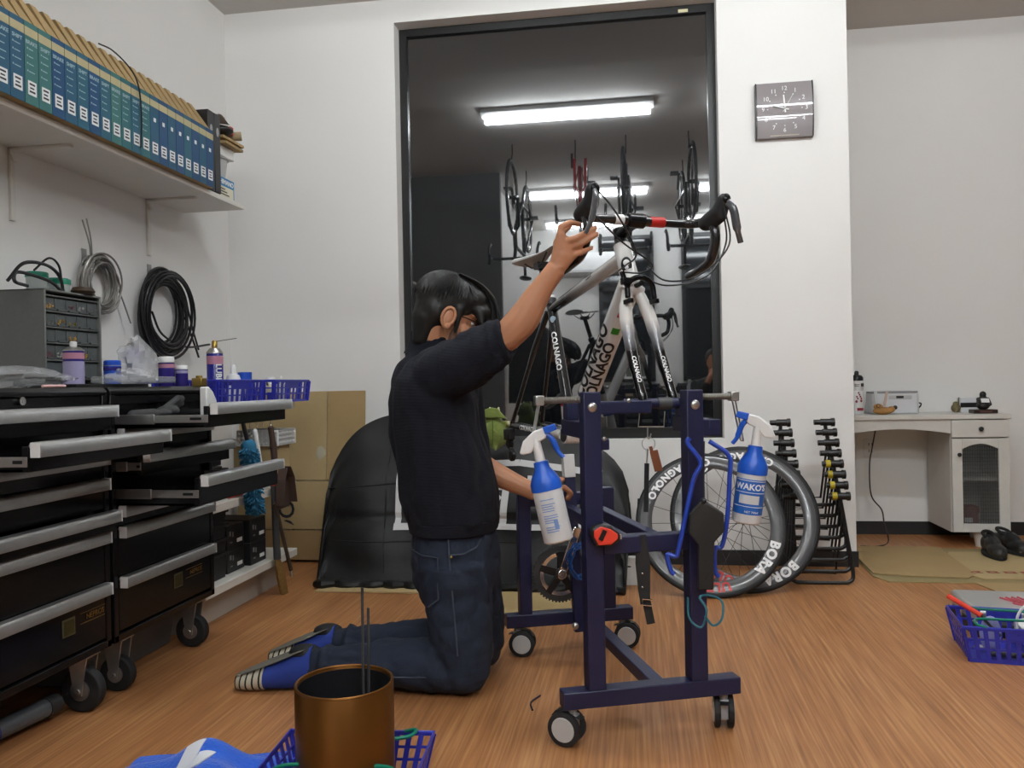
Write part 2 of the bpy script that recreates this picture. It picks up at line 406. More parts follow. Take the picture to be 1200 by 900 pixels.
# ================================================================ wall shelf with parts boxes
sh = thing('wall_shelf', 'long white wall shelf carrying the row of blue parts boxes', 'shelf', (XL, 2.9, 1.85))
part('board', B().box(XL, 1.6, 1.85, -1.935, 3.865, 1.874), M_whitewood, sh, world=True, bevel=.002)
for y in (1.85, 2.695, 3.545):
    part('bracket', B().box(XL, y-.011, 1.585, XL+.012, y+.011, 1.85).box(XL, y-.011, 1.838, XL+.25, y+.011, 1.85)
         .bar((XL+.006, y, 1.83), (XL+.02, y, 1.8), .02, .01), M_whitewood, sh, world=True, bevel=.002)
TEALS = [mat('box_print_%s' % n, c, .5, var=.1, scale=9) for n, c in (('blue', '#24546f'), ('teal', '#2f646a'), ('deep_blue', '#1c4870'), ('sea', '#3a6e6c'), ('petrol', '#285b6f'))]
M_band = mat('box_band', '#b7ab85', .6); M_lab = mat('paper_label', (.8,.8,.79), .6); M_ink = mat('label_ink', (.03,.03,.04), .6)
XF, ZB, BH, PT = -1.905, 1.8745, .262, .0617
def box_mesh():
    body = B().prism([(0,0), (-.003,BH-.004), (-.09,.385), (-.30,.385), (-.31,0)], -.029, .029, 'y')
    for v in body.v:
        if v.z > BH: v.y *= .5
    return body
bodyM = mesh_of('body', box_mesh(), M_card, 0)
spM = {}
ORD = 'first second third fourth fifth sixth seventh eighth ninth tenth eleventh twelfth thirteenth fourteenth fifteenth sixteenth seventeenth eighteenth nineteenth twentieth twenty-first twenty-second'.split()
for i in range(22):
    Y = 3.51 - (i+.5)*PT
    if i < 8: mi = (2, 0, 2, 4, 2, 0, 2, 0)[i]
    else: mi = (1, 4, 1, 3, 4, 2, 4, 0, 2, 3, 3, 0, 0, 2)[i-8]
    tone = {0:'mid blue', 1:'teal', 2:'deep blue', 3:'sea green', 4:'petrol blue'}[mi]
    t = thing('parts_box', 'cardboard parts box with %s spine, %s from the black binders on the wall shelf' % (tone, ORD[i]), 'box', (XF, Y, ZB),
              (0, 0, R(random.uniform(-.3,.3))), 'parts boxes on the wall shelf')
    o = link('body', bodyM, t)
    if mi not in spM: spM[mi] = mesh_of('spine', B().box(0, -.0295, .0, .003, .0295, BH), TEALS[mi], 0)
    link('spine', spM[mi], t)
    part('band', B().box(.002, -.0295, BH-.045, .0036, .0295, BH-.018), M_band, t, smooth=0)
    lb = part('label', B().box(.002, -.018, .03, .0042, .019, .075), M_lab, t, smooth=0)
    part('print_line', B().box(.004, -.012, .062, .0046, .012, .068).box(.004, -.010, .050, .0046, .008, .055).box(.004, -.012, .038, .0046, .013, .044), M_ink, lb, smooth=0)
    if i < 8: part('square_mark', B().box(.002, -.008, .158, .0042, .008, .174), M_lab, t, smooth=0)
    else:
        s = random.choice(['SHIFT', 'BRAKE', 'SHIFT'])
        part('lettering', text_b(s, .017, bold=.02).tf(Matrix(((0,0,1,0),(1,0,0,0),(0,1,0,0),(0,0,0,1)))).mv(.0032, 0, BH-.065), mat('pale_print', '#9fb6bd', .6), t, smooth=0)
        lines = B()
        for k in range(4):
            z = .175-.024*k; lines.box(.003, -.02, z, .0036, -.015, z+.005).box(.003, -.012, z, .0036, .006+.01*random.random(), z+.003)
        part('print_line', lines, MATS['pale_print'], t, smooth=0)
for i in range(2):
    t = thing('black_binder', 'black file binder with round finger hole, %s' % ('next to the blue parts boxes' if i == 0 else 'next to the stacked shop boxes at shelf end'), 'binder', (-1.93, 3.545+.057*i, ZB), group='black binders')
    part('cover', B().box(-.29, -.027, 0, 0, .027, .37), M_black, t, bevel=.003)
    part('finger_hole', B().ell((.001, 0, .285), (.002, .012, .022)), mat('grey_hole', (.35,.35,.34), .5), t)
# stacked boxes at the end of the shelf
t = thing('shop_box', 'blue and cream cardboard box lettered SHIMANO at shelf end', 'box', (-2.0, 3.74, ZB))
part('carton', B().box(-.16, -.085, 0, .035, .085, .105), mat('bright_blue_print', '#1f7fb4', .45), t, bevel=.002)
part('panel', B().box(.034, -.082, .008, .0362, .072, .062), mat('cream_print', '#d8d3bb', .5), t)
part('lettering', text_b('SHIMANO', .033, bold=.02).tf(Matrix(((0,0,1,0),(1,0,0,0),(0,1,0,0),(0,0,0,1)))).mv(.0362, 0, .082), M_num, t, smooth=0)
for k in range(3): part('print_line', B().box(.036, -.07, .02+.013*k, .0368, .03-.02*k, .025+.013*k), M_ink, t)
t = thing('plastic_tub', 'translucent rounded plastic tub stacked on the blue shop box', 'tub', (-2.05, 3.745, ZB+.1055))
part('tub', B().lathe([(.062,0),(.07,.004),(.082,.09),(.09,.094),(.09,.1),(.0,.1)], 28), mat('frosted_plastic', (.55,.56,.55), .35, alpha=.85), t)
solo('paper_box', B().box(-.09, -.08, 0, .09, .08, .05), mat('white_card', (.72,.71,.68), .6), 'small white carton on top of the plastic tub', 'box', (-2.05, 3.74, ZB+.206), bevel=.002)
for k, (yy, zz, rx, l) in enumerate(((3.765,.264,4,.2), (3.77,.286,-5,.18))):
    solo('cardboard_scrap', B().box(-.1, -l/2, 0, .1, l/2, .012), M_card, ('flat folded cardboard piece lying on the white carton', 'smaller cardboard flap lying on the folded cardboard piece')[k], 'cardboard', (-2.03, yy, ZB+zz), (R(2*(-1)**k), R(2), R(rx)))
solo('paper_roll', B().tube([(-.08,0,0),(.1,0,0)], .022, 16), mat('brown_paper', '#9d8c70', .8), 'short roll of brown paper on the cardboard scraps', 'roll', (-2.03, 3.82, ZB+.334), (0, R(-6), R(25)))
t = thing('parts_pouch', 'black parts pouch with red tab on the shelf-end pile', 'pouch', (-2.02, 3.735, ZB+.305))
part('pouch', B().ell((0,0,.03), (.1,.06,.032)), M_black, t); part('tab', B().box(.02, .055, .03, .06, .085, .07), M_red, t, bevel=.003)
solo('paper_sheet', B().sheet(lambda u,v: (-.1+.2*u, -.06+.13*v, .01*math.sin(4*u)+.012*math.sin(5*v)), 8, 6, .0015), mat('white_paper', (.75,.74,.72), .7), 'crumpled white paper on the black parts pouch', 'paper', (-2.04, 3.68, ZB+.386))
# cable draped over the boxes
pts = [(-1.955, 2.78, 2.245), (-1.93, 2.83, 2.235), (-1.905, 2.90, 2.19), (-1.893, 2.93, 2.13), (-1.893, 2.945, 2.02), (-1.893, 2.938, 1.91), (-1.895, 2.935, 1.90)]
solo('draped_cable', B().tube(bez(pts, 8), .0032, 6), M_black, 'thin black cable draped over the row of parts boxes', 'cable', (-1.9, 2.93, 1.9), world=True)
# ================================================================ tool chests
ROWS = [.905, .83, .76, .685, .59, .525, .37, .20]
M_emb = mat('gold_print', '#8d6a2c', .4, .3)
def tray(x1, w, h):
    """open drawer tray, from inside the body to its front"""
    b = B(); b.box(-.05, -w, 0, x1, w, .006); b.box(-.05, -w, 0, x1, -w+.006, h); b.box(-.05, w-.006, 0, x1, w, h); b.box(-.05,-w,0,-.044,w,h)
    return b
def handle_b(w):
    return B().prism([(0,0),(.006,.006),(.024,.004),(.03,-.004),(.03,-.03),(.024,-.03),(.022,-.008),(0,-.008)], -w, w, 'y')
def chest(yc, opens, label, w=.30):
    t = thing('tool_chest', label, 'tool chest', (-1.60, yc, 0))
    body = B().box(-.50,-w,.175,-.02,w,.94).box(-.02,-w,.175,0,-w+.022,.94).box(-.02,w-.022,.175,0,w,.94).box(-.02,-w,.175,0,w,.198)
    body.prism([(-.50,.94),(0,.94),(-.0,.952),(-.014,.965),(-.50,.965)], -w, w, 'y')
    part('body', body, M_blackgl, t, bevel=.003)
    part('lid_panel', B().box(-.02,-w+.024,.91,-.006,w-.024,.938), M_blackgl, t, bevel=.002)
    for i in range(7):
        zt, zb = ROWS[i], ROWS[i+1]+.006; px = opens.get(i, 0)
        d = part('drawer', B().box(px-.02, -w+.026, zb, px-.002, w-.026, zt-.004), M_blackgl, t, bevel=.002)
        part('handle', handle_b(w-.03).mv(px-.004, 0, zt), M_alu, d, bevel=.001)
        for s in (-1, 1):
            part('handle_end', B().box(px+.002, s*(w-.03)-.001, zt-.03, px+.0265, s*(w-.03)+.003*s, zt+.005), M_white, d)
        if px > .05:
            part('tray', tray(px-.015, w-.03, .03).mv(0,0,zb), M_blackgl, d)
            for s in (-1, 1):
                y = s*(w-.026); zz = (zt+zb)/2 - .008
                part('slide', B().box(-.02, min(y,y+s*.006), zz-.015, px*.42, max(y,y+s*.006), zz+.015).box(px*.42, min(y,y+s*.003), zz-.012, px-.004, max(y,y+s*.003), zz+.012), M_steel, d, bevel=.001)
                part('slide_slot', B().box(px*.8, min(y+s*.002,y+s*.0045), zz-.004, px*.92, max(y+s*.002,y+s*.0045), zz+.004), M_black, d)
    return t
def caster_big(t, y, r, x=-.05):
    c = part('caster', B().tube([(x, y-.016, r), (x, y+.016, r)], r, 28), M_rubber, t, bevel=.006)
    part('hub', B().tube([(x, y-.02, r), (x, y+.02, r)], r*.46, 20), M_steel, c)
    f = B()
    for s in (-1, 1): f.prism([(x-.032,.175),(x+.032,.175),(x+.012,r-.012),(x-.012,r-.012)], y+s*.026-.002, y+s*.026+.002, 'y')
    f.box(x-.036, y-.03, .166, x+.036, y+.03, .176).cyl((x,y-.032,r),(x,y+.032,r),.008)
    part('fork', f, M_steel, c)
lc = chest(1.985, {0:.03, 1:.20, 4:.035}, 'black gloss roller tool chest with keyhole lock and gold emblem on bottom drawer')
rc = chest(2.60, {0:.31, 2:.085, 3:.275}, 'black gloss roller tool chest with rubber-gloved drawer beside the white shelving')
caster_big(lc, .235, .066); caster_big(lc, -.24, .066); caster_big(rc, -.215, .056); caster_big(rc, .225, .06)
part('lock', B().cyl((-.006,-.055,.93),(.006,-.055,.93),.011,n=18).box(.006,-.057,.926,.008,-.053,.934), M_chrome, lc)
for c, y in ((lc, .11), (rc, .055)):
    e = part('emblem', B().box(-.002, y-.026, .262, .001, y+.026, .312), mat('emblem_plate', '#6d6a52', .3, .6, var=.5, scale=90), c, bevel=.001)
    part('emblem_field', B().box(.0005, y-.021, .267, .0016, y+.021, .307), mat('emblem_enamel', '#3a3414', .3, var=.8, scale=60), e)
    part('lettering', text_b('NEPROS', .022, .0004).tf(Matrix(((0,0,1,0),(1,0,0,0),(0,1,0,0),(0,0,0,1)))).mv(.0, y+.115, .296), M_emb, c, smooth=0)
    part('gold_line', B().box(-.002, y+.05, .31, -.0005, y+.16, .3113).box(-.002, y+.05, .28, -.0005, y+.16, .2813), M_emb, c)
# things in and under the drawers
gl = B()
gl.caps((-1.565,2.47,.875),(-1.565,2.36,.872),.018,.02)
gl.ell((-1.565,2.51,.876),(.03,.05,.014)); gl.ell((-1.57,2.56,.882),(.035,.05,.018))
gl.caps((-1.565,2.53,.888),(-1.555,2.60,.925),.012,.011); gl.caps((-1.57,2.55,.888),(-1.565,2.635,.922),.013,.012); gl.caps((-1.575,2.57,.888),(-1.57,2.64,.905),.012,.012)
solo('work_glove', blob(gl, .004, 4), mat('grey_rubber_glove', (.045,.045,.047), .75, bump=.2), 'crumpled dark grey work glove lying in the open chest drawer', 'glove', (0,0,0))
t = thing('white_bracket', 'white plastic bracket standing at the open drawer handle', 'bracket', (-1.335, 2.40, .845))
part('plate', B().prism([(-.028,0),(.035,0),(.035,.07),(.012,.10),(-.012,.115),(-.028,.115)], -.012, .012, 'x'), M_white, t, bevel=.004)
t = thing('slotted_tray', 'small white slotted plastic tray behind the open drawer handle', 'tray', (-1.40, 2.70, .845))
tb = B().box(-.06,-.1,0,.06,.1,.004)
for s in (-1,1): tb.box(s*.06-.002,-.1,0,s*.06+.002,.1,.032).box(-.06,s*.1-.002,0,.06,s*.1+.002,.032)
part('tray', tb, M_white, t, bevel=.001)
for k in range(9): part('slot', B().box(.0615,-.085+.02*k,.012,.063,-.08+.02*k,.024), mat('grey_slot', (.25,.25,.25), .6), t)
t = thing('floor_pump', 'grey and blue pump tube lying under the black tool chest', 'pump', (-1.72, 1.95, .045))
part('barrel', B().cyl((0,0,0),(.02,.17,0),.026), mat('grey_tube', (.10,.11,.12), .4), t); part('sleeve', B().cyl((-.05,-.42,0),(0,0,0),.032), mat('dark_blue_tube', (.012,.02,.10), .4), t)
part('tip', B().cyl((.02,.17,0),(.024,.21,0),.029), M_dark, t)
solo('storage_crate', B().prism([(-.2,0),(.17,0),(.19,.135),(-.2,.135)], -.24, .24, 'y'), mat('grey_crate', (.12,.12,.12), .6), 'low grey crate stored beneath the right-hand tool chest', 'crate', (-1.93, 2.62, 0), bevel=.006)

# ================================================================ small parts cabinet and things on the chests
TOP = .965
t = thing('parts_cabinet', 'grey metal small-parts cabinet with rows of clear drawers', 'cabinet', (-2.10, 2.68, TOP))
M_cab = mat('hammered_grey_metal', (.15,.155,.145), .5, var=.12, scale=90)
cb = B().box(-.13,-.15,0,-.10,.15,.345).box(-.13,-.15,0,.10,-.142,.345).box(-.13,.142,0,.10,.15,.345).box(-.13,-.15,.337,.10,.15,.345).box(-.13,-.15,0,.10,.15,.008)
zs = [.03,.095,.155,.21,.265,.32]
for z in zs: cb.box(-.1,-.142,z,.095,.142,z+.006)
part('case', cb, M_cab, t, bevel=.003)
M_cd = mat('smoky_clear_drawer', (.10,.11,.11), .15, var=.3, scale=30)
cols = ['#8a7a3a','#6a3540','#9a9a96','#5b5d5c','#a8813a']
for r_ in range(5):
    nc = 5 if r_ > 0 else 3
    for c in range(nc):
        wd = .284/nc; y = -.142+wd*(c+.5); z0, z1 = zs[r_]+.008, zs[r_+1]-.004
        d = part('drawer', B().box(.06,y-wd/2+.002,z0,.088,y+wd/2-.002,z1), M_cd, t, bevel=.002)
        part('pull', B().box(.088,y-wd*.35,z0,.096,y+wd*.35,z0+.006), M_cd, d)
        if random.random() < .45 and r_ > 0:
            ob = B()
            for k in range(6): ob.cbox((.0885, y+random.uniform(-.35,.35)*wd, z0+.008+random.random()*.014), (.003,.010,.005), Matrix.Rotation(random.uniform(-.8,.8),3,'X').to_4x4())
            part('small_parts', ob, mat('parts_'+cols[(c+r_)%5][1:], cols[(c+r_)%5], .5), d)
ZT = TOP+.345
for k, (x, y, r_) in enumerate(((-2.10,2.62,.035), (-2.05,2.68,.03), (-2.12,2.755,.035))):
    t = thing('lidded_jar', ('frosted jar with green lid below the black cable loops', 'low jar with green lid between two taller jars', 'frosted jar with green lid at the cabinet corner')[k], 'jar', (x, y, ZT), group='green lidded jars')
    hh = (.05,.03,.045)[k]
    part('jar', B().lathe([(r_*.85,0),(r_*.95,.004),(r_,hh),(0,hh)], 20), mat('frosted_jar', (.6,.66,.64), .3, alpha=.8), t); part('lid', B().lathe([(r_*1.06,0),(r_*1.06,.016),(r_,.019),(0,.019)], 20).mv(0,0,hh), M_green, t)
lp = B().tube(bez([(-2.03,2.40,ZT+.01),(-2.02,2.46,ZT+.075),(-2.02,2.56,ZT+.085),(-2.03,2.64,ZT+.06),(-2.03,2.66,ZT+.004),(-2.02,2.58,ZT+.03),(-2.03,2.45,ZT+.045),(-2.02,2.42,ZT+.01),(-2.04,2.50,ZT+.005)],8), .006, 6)
lp.tube(bez([(-2.03,2.52,ZT+.06),(-2.02,2.58,ZT+.11),(-2.02,2.63,ZT+.09),(-2.03,2.655,ZT+.03),(-2.03,2.66,ZT+.006)],8), .004, 6)
solo('cable_bundle', lp, M_black, 'loops of black cable heaped on the grey parts cabinet', 'cable', (-2.03,2.5,ZT), world=True)
solo('rope_coil', B().lathe([(.0,0),(.034,.0),(.042,.012),(.034,.026),(.012,.03),(0,.03)], 20), mat('brown_disc', '#3a2b1c', .6, var=.3), 'small brown round pad on the cabinet corner', 'pad', (-2.02,2.755,ZT))
def spray(loc, r, h, body, band, label, cap='nozzle', capcol=None, group=None, name='spray_can'):
    t = thing(name, label, 'spray can', loc)
    part('can', B().lathe([(r*.9,0),(r,.004),(r,h*.8),(r*.62,h*.87),(r*.45,h*.88),(0,h*.88)], 22), body, t)
    part('rim', B().lathe([(r*1.03,h*.79),(r*1.03,h*.81),(r*.6,h*.88),(0,h*.88)], 22), M_steel, t)
    part('label_band', B().lathe([(r*1.012,h*.62),(r*1.012,h*.75)], 22), band, t)
    if cap == 'nozzle': part('nozzle', B().lathe([(r*.35,h*.88),(r*.35,h*.98),(r*.22,h),(0,h)], 14), capcol or M_white, t)
    else: part('cap', B().lathe([(r*.97,h*.70),(r*.99,h*.72),(r*.97,h*.96),(r*.85,h),(0,h)], 22), capcol or M_white, t)
    return t
M_purple = mat('purple_can_print', (.035,.025,.20), .25); M_lilac = mat('lilac_label', (.36,.33,.52), .4); M_pink = mat('pink_band', (.5,.22,.3), .4)
t = spray((-1.85,2.47,TOP), .032, .155, M_purple, M_pink, 'purple spray can with lilac label and white nozzle before the parts cabinet')
part('label_panel', B().lathe([(.0326,.012),(.0326,.088)], 22), M_lilac, t)
spray((-1.9,2.745,TOP+.0), .03, .10, M_blue, M_purple, 'short can with bright blue cap beside the bagged spray can', 'cap', M_blue, name='capped_can')
spray((-1.93,2.92,TOP), .032, .195, mat('silver_lilac_can', (.5,.5,.6), .3), M_lilac, 'silver spray can wrapped in clear plastic bag')
spray((-1.735,2.825,TOP), .029, .112, M_purple, M_pink, 'white capped spray can with purple label under the black hose coil', 'cap')
spray((-1.70,2.868,TOP), .023, .08, M_purple, M_lilac, 'shorter white capped spray can with purple label', 'cap')
M_gold = mat('gold_metal', '#a88c4a', .3, .8)
t = spray((-1.80,3.30,.8925), .034, .27, mat('deep_blue_can', (.02,.02,.22), .25), M_pink, 'tall dark blue spray can with gold shoulder and red straw tube', 'nozzle', M_gold)
part('straw', B().cyl((0,0,.265),(.04,.12,.285),.0015,n=6), M_dark, t); part('lettering', text_b('LUBE', .034, bold=.03).tf(Matrix(((0,0,1,0),(0,1,0,0),(-1,0,0,0),(0,0,0,1)))).tf(Matrix.Rotation(R(-38),4,'Z')).mv(.028,-.022,.13), M_num, t, smooth=0)
# crumpled clear bags
def bag(name, label, c, r, seed, thick=.3):
    rnd = random.Random(seed); b = B().ell((0,0,0),(1,1,1),nu=22,nv=14)
    ph = [(rnd.uniform(2,7),rnd.uniform(2,7),rnd.uniform(2,7),rnd.uniform(0,6)) for _ in range(5)]
    for i, v in enumerate(b.v):
        k = 1+.10*sum(math.sin(v.x*a+v.y*bb+v.z*cc+p) for a,bb,cc,p in ph)
        b.v[i] = Vector((v.x*r[0]*k, v.y*r[1]*k, max(0, (v.z*k+.95)*r[2])))
    return solo(name, b, M_clear, label, 'plastic bag', c, smooth=25)
bag('plastic_bag', 'crumpled clear plastic bag wrapped round a spray can', (-1.90,2.90,TOP), (.05,.10,.095), 3)
bag('plastic_bag', 'flat heap of clear plastic bags before the grey parts cabinet', (-1.80,2.10,TOP), (.12,.24,.032), 5)
bag('plastic_bag', 'low clear plastic bag on the black rubber mat', (-1.74,2.62,TOP+.012), (.05,.10,.028), 9)
solo('clear_tray', B().box(-.05,-.16,0,.05,.16,.022), mat('clear_tray_plastic', (.5,.52,.53), .2, alpha=.35), 'long shallow clear plastic tray on the chest edge', 'tray', (-1.66,2.52,TOP+.0125), bevel=.004)
solo('tool_mat', B().box(-.16,-.26,0,.06,.13,.012), M_rubber, 'black ridged rubber mat on the right tool chest', 'mat', (-1.82,2.62,TOP), bevel=.003)
solo('pen', B().cyl((0,-.045,.004),(0,.045,.004),.004), mat('pink_white', (.8,.5,.5), .5), 'small pink and white pen on the chest edge', 'pen', (-1.62,2.08,TOP))
# ---- coils on the left wall
M_hook = mat('grey_hook_metal', (.38,.37,.35), .4, .7)
def wall_hook(y, z, label):
    t = thing('wall_hook', label, 'hook', (XL, y, z))
    part('plate', B().box(0,-.016,0,.004,.016,.07), M_hook, t, bevel=.001); part('peg', B().tube([(.004,0,.012),(.06,0,.008),(.075,0,.03)],.005,8), M_hook, t)
wall_hook(3.09, 1.475, 'grey metal wall hook holding the silver wire coil'); wall_hook(3.55, 1.475, 'grey metal wall hook holding the black hose coil')
def coil(n, c, r0, r1, rt_, m, name, label, seed, xs=.05, tails=()):
    rnd = random.Random(seed); b = B()
    for k in range(n):
        a = rnd.uniform(-.3,.3); rr = rnd.uniform(r0, r1); off = Vector((rnd.uniform(.006,xs), rnd.uniform(-.012,.012), rnd.uniform(-.012,.012)))
        pts = [off + Vector((.012*math.sin(2*math.pi*j/36+a*9), rr*math.cos(2*math.pi*j/36), rr*1.05*math.sin(2*math.pi*j/36))) for j in range(36)]
        b.tube(pts, rt_, 6, closed=True)
    for tl in tails: b.tube(bez(tl, 6), rt_*.8, 6)
    return solo(name, b, m, label, 'coil', c)
coil(20, (XL+.012,3.13,1.402), .080,.115,.0042, mat('grey_wire', (.30,.29,.27), .4, .6), 'wire_coil', 'silver grey coil of brake cable wire hung on the wall', 4, .045,
     [[(.02,-.04,.1),(.03,-.06,.16),(.03,-.10,.25)],[(.02,-.03,.1),(.03,-.05,.18),(.03,-.075,.26)],[(.02,-.02,-.1),(.03,.0,-.17),(.02,-.03,-.22)],[(.02,.09,.04),(.02,.15,-.02),(.03,.21,-.15)]])
coil(18, (XL+.012,3.60,1.315), .135,.20,.0065, M_black, 'hose_coil', 'thick black coil of cable housing hung on the wall', 8, .075,
     [[(.03,.18,.0),(.04,.24,-.12),(.05,.27,-.2)],[(.05,-.13,.0),(.05,-.05,-.1),(.05,.15,-.15),(.06,.36,-.13)],[(.05,.16,.08),(.06,.2,-.06),(.05,.27,-.16)]])
# ================================================================ baskets
def basket(name, label, loc, rz, w, d, h, nw=9, nd=6, solid=.3, handles=True, group=None, tilt=(0,0), tp=.86):
    """tapered slotted basket with green swing handles; w along local x, d along local y"""
    t = thing(name, label, 'basket', loc, (tilt[0], tilt[1], rz), group)
    th = .0035
    def P(fx, fy, z):
        k = tp + (1-tp)*z/h; return Vector((fx*w/2*k, fy*d/2*k, z))
    base = B().box(-w/2*tp, -d/2*tp, 0, w/2*tp, d/2*tp, .005)
    part('base', base, M_basket, t)
    for sx, sy, n in ((1,0,nd),(-1,0,nd),(0,1,nw),(0,-1,nw)):
        g = B(); A = (lambda f, z: P(sx, f, z)) if sx else (lambda f, z: P(f, sy, z)); nv = (sx, sy, 0)
        for z0, z1 in ((0,.10*h),(.36*h,.42*h),(.64*h,.70*h),(.93*h,h)):
            g.bar(A(-1,(z0+z1)/2), A(1,(z0+z1)/2), z1-z0, th, nv)
        for i in range(n+1):
            f = -1+2*i/n; g.bar(A(f,.02*h), A(f,.98*h), (w if sy else d)/n*.42, th, nv)
        if solid: g.bar(A(-solid,.83*h), A(solid,.83*h), .26*h, th, nv)
        part('slotted_side', g, M_basket, t)
    part('rim', B().tube([(w/2,d/2,h),(-w/2,d/2,h),(-w/2,-d/2,h),(w/2,-d/2,h)], .005, 8, closed=True), M_basket, t)
    if handles:
        for s in (-1, 1):
            part('handle', B().tube(bez([(w*.30,s*d/2,h+.002),(w*.38,s*d*.47,h+.010),(w*.36,s*d*.30,h+.014),(w*.2,s*d*.24,h+.014),(-w*.2,s*d*.24,h+.014),(-w*.36,s*d*.30,h+.014),(-w*.38,s*d*.47,h+.010),(-w*.30,s*d/2,h+.002)],5), .0045, 8), M_green, t)
    return t
# ================================================================ white shelving unit past the chests
t = thing('shelving_unit', 'cream white shelving unit between the tool chest and cardboard', 'shelf', (-1.95, 3.36, 0))
part('plinth', B().box(-2.22,2.95,0,-1.745,3.77,.13), mat('grey_white_laminate', (.5,.48,.43), .55), t, world=True)
for z in (.135,.46,.85): part('plank', B().box(-2.24,2.94,z,-1.66,3.80,z+.035), M_whitewood, t, world=True, bevel=.003)
for y in (2.97,3.77): part('upright', B().box(-2.24,y-.015,.17,-2.2,y+.015,.85), M_whitewood, t, world=True)
M_bin = mat('matt_black_bin', (.012,.012,.013), .5)
zz = .1705
for k, h in enumerate((.105,.06,.06,.055)):
    b_ = thing('storage_bin', 'black lidded storage bin, %s of the stack on the bottom plank' % ('lowest', 'second from the bottom', 'third from the bottom', 'topmost')[k], 'bin', (-1.82, 3.09, zz), group='stacked black bins')
    part('tub', B().prism([(-.10,0),(.10,0),(.115,h-.012),(-.115,h-.012)], -.15, .11, 'x'), M_bin, b_, bevel=.004); part('lid', B().box(-.156,-.122,h-.012,.118,.122,h-.001), M_bin, b_, bevel=.003); zz += h
for k, (y, z, x) in enumerate(((3.30,.1705,0),(3.30,.2715,0),(3.47,.1705,.02),(3.47,.2715,.02))):
    b_ = thing('label_box', 'small black box with white label, %s' % ('lower one beside the bins','on top of the one beside the bins','lower one beside the broom','on top of the one beside the broom')[k], 'box', (-1.84+x, y, z), group='labelled black boxes')
    part('box', B().box(-.13,-.075,0,.12,.075,.1), M_bin, b_, bevel=.003); lb = part('label', B().box(.12,.01,.02,.1212,.055,.036), M_lab, b_)
    part('white_marks', B().box(.12,-.055,.055,.1206,-.04,.075).box(.12,-.03,.05,.1206,-.02,.07).box(.12,-.05,.025,.1206,-.03,.03), mat('faint_marks', (.2,.2,.2), .6), b_)
for k, (y, hh, x, dd) in enumerate(((3.06,.14,-1.80,.1),(3.10,.075,-1.82,.09),(3.24,.12,-1.84,.05))):
    b_ = solo('black_carton', B().box(-.1,-dd,0,.1,dd,hh), M_bin, ('wide black carton on the middle plank', 'flat black carton lying on the wide carton', 'narrow black carton beside the wide carton')[k], 'box', (x, y, .4955 if k != 1 else .636), bevel=.003)
solo('red_tool', B().caps((0,-.06,.008),(0,.06,.008),.008), M_red, 'short red tool handle lying on the middle plank edge', 'tool', (-1.69, 3.25, .4955))
solo('packing_box', B().box(-.12,-.07,0,.1,.07,.185), M_card2, 'plain cardboard box under the white perforated basket', 'box', (-1.78, 3.71, .4955), bevel=.002)
t = thing('perforated_basket', 'small white perforated plastic basket on a cardboard box', 'basket', (-1.76, 3.70, .681))
pb = B().box(-.1,-.09,0,.09,.09,.004)
part('base', pb, M_white, t)
for sx, sy in ((1,0),(-1,0),(0,1),(0,-1)):
    g = B(); L_ = .095 if sx else .1; nv = (sx,sy,0); q = .1 if sx else .095
    for z in (.004,.026,.046,.066): g.bar((sx*q if sx else -L_, sy*q if sy else -L_, z+.004), (sx*q if sx else L_, sy*q if sy else L_, z+.004), .011, .003, nv)
    for i in range(11):
        f = -L_+2*L_*i/10; g.bar((sx*q if sx else f, sy*q if sy else f, .002), (sx*q if sx else f, sy*q if sy else f, .074), .009, .003, nv)
    part('slotted_side', g, M_white, t)
basket('blue_basket', 'blue slotted basket with tall spray can on the shelving top', (-1.83, 3.235, .8865), R(90), .40, .36, .10, 9, 7, .35, False, tp=.95)
basket('blue_basket', 'blue slotted basket with cream tin at the shelving end', (-1.79, 3.665, .8865), R(90), .39, .36, .10, 9, 7, .3, False, tp=.95)
# things in those baskets
zb = .8925
t = thing('squeeze_bottle', 'white squeeze bottle with purple band in the blue basket', 'bottle', (-1.735, 3.335, zb))
part('bottle', B().lathe([(.03,0),(.032,.004),(.032,.10),(.026,.118),(.012,.125),(.011,.155),(.007,.165),(0,.165)], 20), M_white, t); part('band', B().lathe([(.0325,.075),(.0325,.092)], 20), M_purple, t)
t = thing('clear_jar', 'clear jar with bright blue lid in the blue basket', 'jar', (-1.78, 3.53, zb))
part('jar', B().lathe([(.03,0),(.031,.1),(0,.1)], 20), mat('clear_jar_plastic', (.6,.62,.66), .15, alpha=.6), t); part('lid', B().lathe([(.032,.1),(.032,.135),(0,.135)], 20), M_blue, t)
t = thing('cream_tin', 'round cream coloured tin with dark emblem in the blue basket', 'tin', (-1.74, 3.60, zb+.05), (R(10), R(-15), 0))
part('tin', B().lathe([(.045,0),(.047,.003),(.047,.035),(.044,.04),(0,.04)], 24), mat('cream_paint', '#cfc9ac', .4), t); part('emblem', B().ell((.047,-.008,.02),(.0015,.012,.009)), M_dark, t)
t = thing('cream_tin', 'wide shallow tin under a white cap in the blue basket', 'tin', (-1.75, 3.73, zb+.04))
part('tin', B().lathe([(.045,0),(.047,.003),(.047,.035),(.044,.04),(0,.04)], 24), MATS['cream_paint'], t); part('cap', B().lathe([(.022,.04),(.022,.07),(.019,.074),(0,.074)], 18), M_white, t)
t = thing('pump_bottle', 'small clear bottle with white pump at the basket end', 'bottle', (-1.73, 3.80, zb))
part('bottle', B().lathe([(.02,0),(.021,.075),(.01,.09),(.01,.095),(0,.095)], 16), MATS['clear_jar_plastic'], t); part('pump', B().lathe([(.009,.095),(.009,.115),(.004,.12),(0,.12)], 12), M_white, t)
